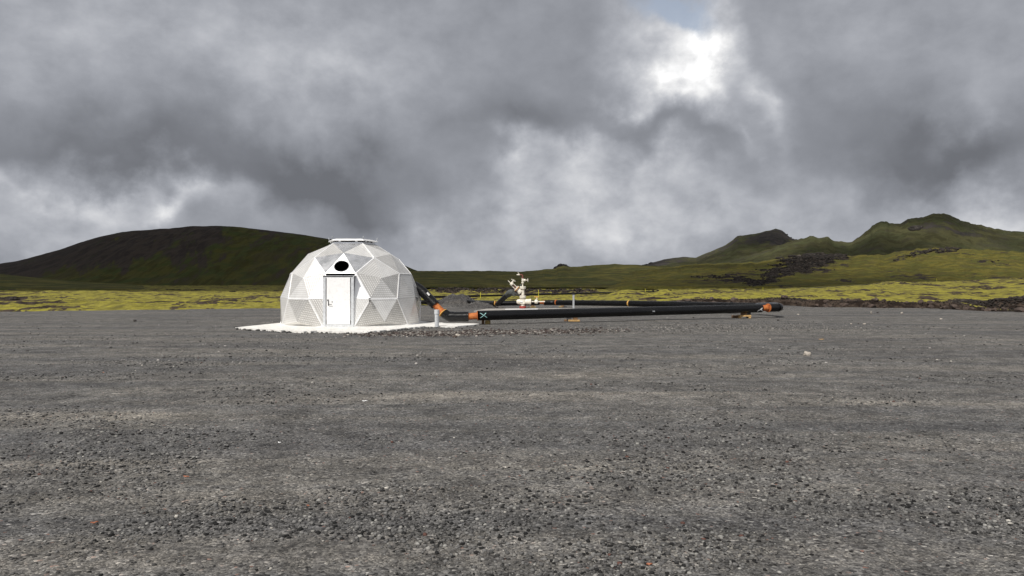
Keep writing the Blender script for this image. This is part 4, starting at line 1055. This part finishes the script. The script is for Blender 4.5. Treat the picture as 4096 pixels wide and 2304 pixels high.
# ------------------------------------------------------------------ stones
def stone(px, py, wpx, mat, label, seed, group='loose stones on the gravel yard', flat=.62, zb=0.0, name='stone'):
    q = G(px, py, 0); r = wpx/2/FPX*q.y; v, f = rock_mb(r, seed, flat, 2)
    z0 = float(yard_z(np.array(q.x), np.array(q.y)))
    org = Vector((q.x, q.y, z0)); o = mesh_obj(name, [org+Vector((0, 0, r*flat*.55))+p for p in v], f, mat, loc=org); return props(o, label, 'stone', group)
stone(540, 1286, 15, M_darkrock, 'black angular stone alone on the gravel left of the dome', 1, flat=.8)
stone(3227, 1420, 26, M_palerock, 'pale wedge-shaped stone, the largest on the open gravel at the right', 2, flat=.95)
stone(3484, 1254, 12, M_palerock, 'pale stone on the gravel near the brown lava bank, left of its twin', 3, flat=.9)
stone(3607, 1254, 12, M_palerock, 'pale stone on the gravel near the brown lava bank, right of its twin', 4, flat=.7)
stone(3510, 1252, 10, M_darkrock, 'dark stone between the two pale stones near the lava bank', 5)
stone(3192, 1259, 9, M_palerock, 'pale stone on the gravel right of the pipe bend', 6)
stone(3113, 1283, 11, M_darkrock, 'dark pointed stone below the pipe bend', 7, flat=.9)
stone(3055, 1286, 8, M_darkrock, 'small dark stone left of the pointed one below the pipe bend', 8)
stone(2773, 1272, 10, M_darkrock, 'black stone on the gravel in front of the long pipe, left of the pallet', 9)
stone(2785, 1302, 11, M_darkrock, 'black stone on the pale gravel below the long pipe', 10)
stone(3457, 1297, 11, M_palerock, 'pale stone in the loose group at the right, next to the dark one', 12)
stone(3434, 1296, 9, M_darkrock, 'dark stone in the loose group at the right', 13)
stone(3404, 1297, 10, M_palerock, 'pale stone at the left of the loose group at the right', 14)
stone(3763, 1278, 10, M_palerock, 'pale stone on the gravel at the far right', 15)
stone(3080, 1358, 14, M_palerock, 'flat pale stone on the open gravel below the pallet', 16, flat=.4)
stone(3335, 1395, 8, M_darkrock, 'small black stone upper right of the large pale wedge-shaped stone', 17)
stone(1834, 1343, 22, M_palerock, 'largest tan stone in the rubble strip in front of the slab', 20, 'stones in the rubble strip')
stone(1742, 1344, 16, M_darkrock, 'dark rounded stone at the left of the rubble strip', 21, 'stones in the rubble strip')
stone(1821, 1348, 18, M_brownrock, 'dark brown stone leaning on the largest tan stone', 22, 'stones in the rubble strip')
stone(1852, 1333, 13, M_palerock, 'pale stone just above the largest tan stone', 23, 'stones in the rubble strip')
stone(1988, 1330, 11, M_palerock, 'white stone in the upper rubble strip right of the slab corner', 24, 'stones in the rubble strip')
stone(2048, 1335, 14, M_palerock, 'pale wide stone in the middle of the rubble strip', 25, 'stones in the rubble strip')
stone(2205, 1319, 10, M_palerock, 'pale stone on the upper edge of the rubble strip below the middle support', 26, 'stones in the rubble strip')
stone(2140, 1326, 9, M_palerock, 'small pale stone at the right in the rubble strip', 27, 'stones in the rubble strip')
rr = random.Random(5)
for k in range(110):
    px = rr.triangular(1370, 2400, 1800); py = 1336+rr.gauss(0, 5)-(px-1800)*.018
    if 1820 < px < 1850: continue
    stone(px, py, rr.choice([4, 5, 5, 6, 7, 8, 10]), rr.choice([M_palerock, M_greyrock, M_greyrock, M_darkrock, M_palerock]), 'small loose stone in the rubble strip in front of the slab', 100+k, 'small stones in the rubble strip', rr.uniform(.5, .8))
rr = random.Random(9)
for k in range(60):      # lava blocks along the bank on the right
    px = rr.uniform(2660, 4090); e = float(edge_d(np.array(px))); d = e+rr.uniform(-.7, 1.5); x = (px-CXP)/FPX*d
    r = rr.choice([.1, .13, .16, .2, .26, .34]); z = max(land_at(px, d), 0.0)
    v, f = rock_mb(r, 500+k, .75, 2); org = Vector((x, d, z)); o = mesh_obj('lava_block', [org+Vector((0, 0, r*.3))+p for p in v], f, M_brownrock, loc=org)
    props(o, 'rough brown lava block on the mossy bank along the right edge of the gravel', 'rock', 'lava blocks along the right bank')

# scattered pebbles: uncountable
def pebbles(name, n, pick, smin, smax, seed, cols, zs=None):
    g = np.random.default_rng(seed)
    phi = (1+5**.5)/2
    iv = np.array([(-1, phi, 0), (1, phi, 0), (-1, -phi, 0), (1, -phi, 0), (0, -1, phi), (0, 1, phi), (0, -1, -phi), (0, 1, -phi), (phi, 0, -1), (phi, 0, 1), (-phi, 0, -1), (-phi, 0, 1)])/math.sqrt(1+phi*phi)
    jf = np.array([(0,11,5),(0,5,1),(0,1,7),(0,7,10),(0,10,11),(1,5,9),(5,11,4),(11,10,2),(10,7,6),(7,1,8),(3,9,4),(3,4,2),(3,2,6),(3,6,8),(3,8,9),(4,9,5),(2,4,11),(6,2,10),(8,6,7),(9,8,1)])
    X, Y, k = pick(g, n); n = len(X)
    s = smin+(smax-smin)*g.random(n)**2.6; s = s*k
    a = g.random(n)*6.283; ca, sa = np.cos(a), np.sin(a)
    ax_ = np.stack([1+.35*g.random(n), .75+.3*g.random(n), .45+.35*g.random(n)], 1)
    V = iv[None]*(1+.28*(g.random((n, 12, 1))-.5))*ax_[:, None]*s[:, None, None]
    Vx = V[:, :, 0]*ca[:, None]-V[:, :, 1]*sa[:, None]; Vy = V[:, :, 0]*sa[:, None]+V[:, :, 1]*ca[:, None]
    V = np.stack([Vx+X[:, None], Vy+Y[:, None], V[:, :, 2]+((yard_z(X, Y) if zs is None else K_['z'])+s*.22)[:, None]], -1).reshape(-1, 3)
    Fq = (jf[None]+(np.arange(n)*12)[:, None, None]).reshape(-1, 3)
    me = bpy.data.meshes.new(name); me.vertices.add(len(V)); me.vertices.foreach_set('co', V.astype(np.float32).ravel())
    me.loops.add(Fq.size); me.loops.foreach_set('vertex_index', Fq.astype(np.int32).ravel())
    me.polygons.add(len(Fq)); me.polygons.foreach_set('loop_start', np.arange(0, Fq.size, 3, dtype=np.int32)); me.update(calc_edges=True)
    ci = g.choice(len(cols), n, p=np.array([c[1] for c in cols])/sum(c[1] for c in cols)); C = np.array([c[0] for c in cols])[ci]*(.8+.4*g.random((n, 1)))
    at = me.attributes.new('tone', 'FLOAT_COLOR', 'POINT'); at.data.foreach_set('color', np.repeat(np.concatenate([C, np.ones((n, 1))], 1), 12, 0).astype(np.float32).ravel())
    me.materials.append(M_peb); o = bpy.data.objects.new(name, me); sc.collection.objects.link(o); return props(o, kind='stuff')
M_peb, t, b = material('pebble'); nd = t.new('ShaderNodeAttribute', attribute_name='tone')
t.put(b.inputs['Base Color'], t.mix(1.0, nd.outputs['Color'], t.ramp(t.noise(pos(t), 90, 4, .6), [(.3, .7), (.7, 1.25)]), 'MULTIPLY')); b.inputs['Roughness'].default_value = .9; b.inputs['Specular IOR Level'].default_value = .25
COLS = [((.10, .098, .096), 40), ((.15, .147, .142), 26), ((.05, .049, .048), 20), ((.014, .014, .014), 24), ((.24, .235, .22), 7), ((.10, .05, .04), .45), ((.42, .40, .36), .5)]
def near_pick(g, n):
    u = g.random(n); d = 1/(1/3.6-(1/3.6-1/17.)*u); x = (g.random(n)-.5)*1.42*d
    m_ = fbm(x*.55+3, d*.75, 4, 77); keep = g.random(n) < np.clip(.18+1.9*m_, .05, 1)
    return x[keep], d[keep], (1+.05*(d[keep]-4))*np.where(m_[keep] > .15, 1.15, .9)
pebbles('gravel', 70000, near_pick, .004, .0152, 1, COLS)
def far_pick(g, n):
    u = g.random(n); d = 1/(1/15.-(1/15.-1/56.)*u); x = (g.random(n)-.5)*1.42*d
    m_ = fbm(x*.3+9, d*.3, 4, 78); keep = (g.random(n) < np.clip(.25+1.2*m_, .04, 1)) & ~((x > -10.3) & (x < -1.1) & (d > 27) & (d < 34.2))
    return x[keep], d[keep], np.ones(keep.sum())
COLF = [((.16, .156, .15), 40), ((.07, .068, .066), 30), ((.03, .03, .03), 12), ((.23, .22, .21), 9), ((.36, .34, .32), 1.2)]
pebbles('gravel', 13000, far_pick, .010, .036, 2, COLF)
# spoil ridge piled against the slab's front edge, and the broken strip beyond it
def berm_pick(g, n):
    i = g.integers(0, len(front)-1, n); u = g.random(n); fxp = np.array([f_[0] for f_ in front], float); fyp = np.array([f_[1] for f_ in front], float)
    px = fxp[i]*(1-u)+fxp[i+1]*u; py = fyp[i]*(1-u)+fyp[i+1]*u+np.abs(g.normal(0, 3.4, n))-.6
    d = EYE*FPX/(py-HOR); return (px-CXP)/FPX*d, d, np.ones(n)
COLB = [((.05, .049, .047), 40), ((.09, .087, .083), 30), ((.02, .02, .02), 14), ((.16, .15, .14), 6)]
pebbles('gravel_spill', 5200, berm_pick, .02, .065, 3, COLB)
def strip_pick(g, n):
    px = g.triangular(1340, 1900, 2560, n); py = 1333+g.normal(0, 5.5, n)-(px-1800)*.016; d = EYE*FPX/(py-HOR); return (px-CXP)/FPX*d, d, np.ones(n)
pebbles('rubble', 3800, strip_pick, .015, .06, 4, [((.06, .045, .04), 34), ((.12, .11, .10), 30), ((.2, .185, .17), 14), ((.025, .02, .018), 20), ((.36, .33, .3), 3)])
def right_pick(g, n):
    px = g.normal(2900, 330, n); py = 1312+g.normal(0, 10, n); d = EYE*FPX/(py-HOR); return (px-CXP)/FPX*d, d, np.ones(n)
pebbles('rubble', 3600, right_pick, .012, .036, 6, [((.17, .162, .152), 34), ((.1, .095, .09), 26), ((.27, .255, .235), 8), ((.04, .038, .036), 12)])

# broken lava strewn over the bare patches of the moss and the near hill
K_ = {}
def on_mesh(o, n, thr, dmax, seed, smin, smax, name, cols):
    me = o.data; co = np.empty(len(me.vertices)*3, np.float32); me.vertices.foreach_get('co', co); co = co.reshape(-1, 3).astype(float)
    ba = np.empty(len(co), np.float32); me.attributes['bare'].data.foreach_get('value', ba)
    px = co[:, 0]/np.maximum(co[:, 1], 1)*FPX+CXP
    ok = np.where((ba > thr) & (co[:, 1] < dmax) & (px > -150) & (px < 4250) & (co[:, 2] > -.02))[0]
    if len(ok) == 0: return
    w = co[ok, 1]**1.0; g = np.random.default_rng(seed); idx = g.choice(ok, n, p=w/w.sum()); P_ = co[idx]
    K_['z'] = P_[:, 2]
    jit = g.normal(0, 1, (n, 2))*np.minimum(P_[:, 1:2]*.004, 1.2)
    pebbles(name, n, lambda g_, n_: (P_[:, 0]+jit[:, 0], P_[:, 1]+jit[:, 1]*.5, np.ones(n)), smin, smax, seed, cols, zs=True)
LAVA = [((.024, .020, .017), 40), ((.038, .031, .026), 26), ((.014, .012, .011), 24), ((.07, .06, .05), 4)]
ob = {o.name: o for o in sc.objects}
on_mesh(ob['moss_field'], 5200, .80, 240, 31, .04, .34, 'lava_rubble', LAVA)
on_mesh(ob['hill.001' if 'hill.001' in ob and len(ob['hill.001'].data.vertices) > 60000 else 'hill.002'], 2400, .80, 440, 32, .3, 1.5, 'lava_rubble', LAVA)
on_mesh(ob['mountain'], 1100, .84, 1100, 33, .8, 3.6, 'scree', LAVA)
on_mesh(ob['mountain.001'], 1300, .70, 900, 34, .8, 3.4, 'scree', [((.05, .045, .04), 40), ((.075, .066, .06), 20)])
v = []; f = []
for k, (px, py, r) in enumerate(((2232, 1075, 2.6), (2243, 1072, 3.2), (2254, 1070, 3.6), (2263, 1073, 3.0), (2272, 1076, 2.2), (2224, 1078, 1.8), (2284, 1076, 1.5), (2248, 1077, 3.8))):
    rv, rf = rock_mb(r*1.15, 900+k, .85, 2); c = P(px, py, 553); b0 = len(v); v += [c+p for p in rv]; f += [[i+b0 for i in q] for q in rf]
o = mesh_obj('rock_outcrop', v, f, M_lavadark, loc=P(2250, 1078, 553)); props(o, 'small black rocky crag on the skyline of the low ridge, right of the wellhead', 'rock outcrop')

# dropped scraps
for i, (px, py, w, h_, mat, lab) in enumerate((
    (1459, 1608, 22, .01, M_wchalk, 'thin white sliver lying on the gravel in the middle distance'), (1118, 1776, 14, .01, M_wchalk, 'short white scrap on the gravel left of the middle'),
    (378, 2095, 30, .012, M_orangeplastic, 'red-orange scrap on the gravel at the lower left'), (415, 1492, 12, .012, M_orangeplastic, 'small red scrap on the gravel far left'),
    (1232, 2026, 12, .012, M_orangeplastic, 'small red scrap on the gravel near the lower middle'), (2598, 2260, 26, .012, M_orangeplastic, 'orange scrap at the bottom edge of the picture'),
    (3286, 1358, 28, .02, M_wood, 'thin splinter of wood on the gravel at the right'), (745, 1906, 26, .008, M_orangeplastic, 'faint brown-orange scrap on the gravel at the left'))):
    q = G(px, py, 0); L = w/FPX*q.y; z0 = float(yard_z(np.array(q.x), np.array(q.y)))
    mb = MB(); c = Vector((q.x, q.y, z0+.012)); ra = random.Random(i); M3 = Matrix.Rotation(ra.uniform(-.5, .5), 3, 'Z') @ Matrix.Rotation(ra.uniform(-.1, .25), 3, 'X')
    n_ = 7; top = []; 
    for k in range(n_): top.append(c+M3 @ Vector(((k/(n_-1)-.5)*L, L*.13*math.sin(k/(n_-1)*math.pi)*ra.uniform(.6, 1.2), .004*math.sin(k*1.7))))
    for k in range(n_-1, -1, -1): top.append(c+M3 @ Vector(((k/(n_-1)-.5)*L, -L*.13*math.sin((k+.3)/(n_-.4)*math.pi)*ra.uniform(.6, 1.2), .004*math.cos(k*1.3))))
    m = len(top); mb.add(top+[p-Vector((0, 0, .004)) for p in top], [list(range(m)), list(range(m, 2*m))[::-1]]+[[k, k+m, (k+1) % m+m, (k+1) % m] for k in range(m)])
    o = mb.build('scrap', mat, loc=c); props(o, lab, 'scrap', 'scraps dropped on the gravel')
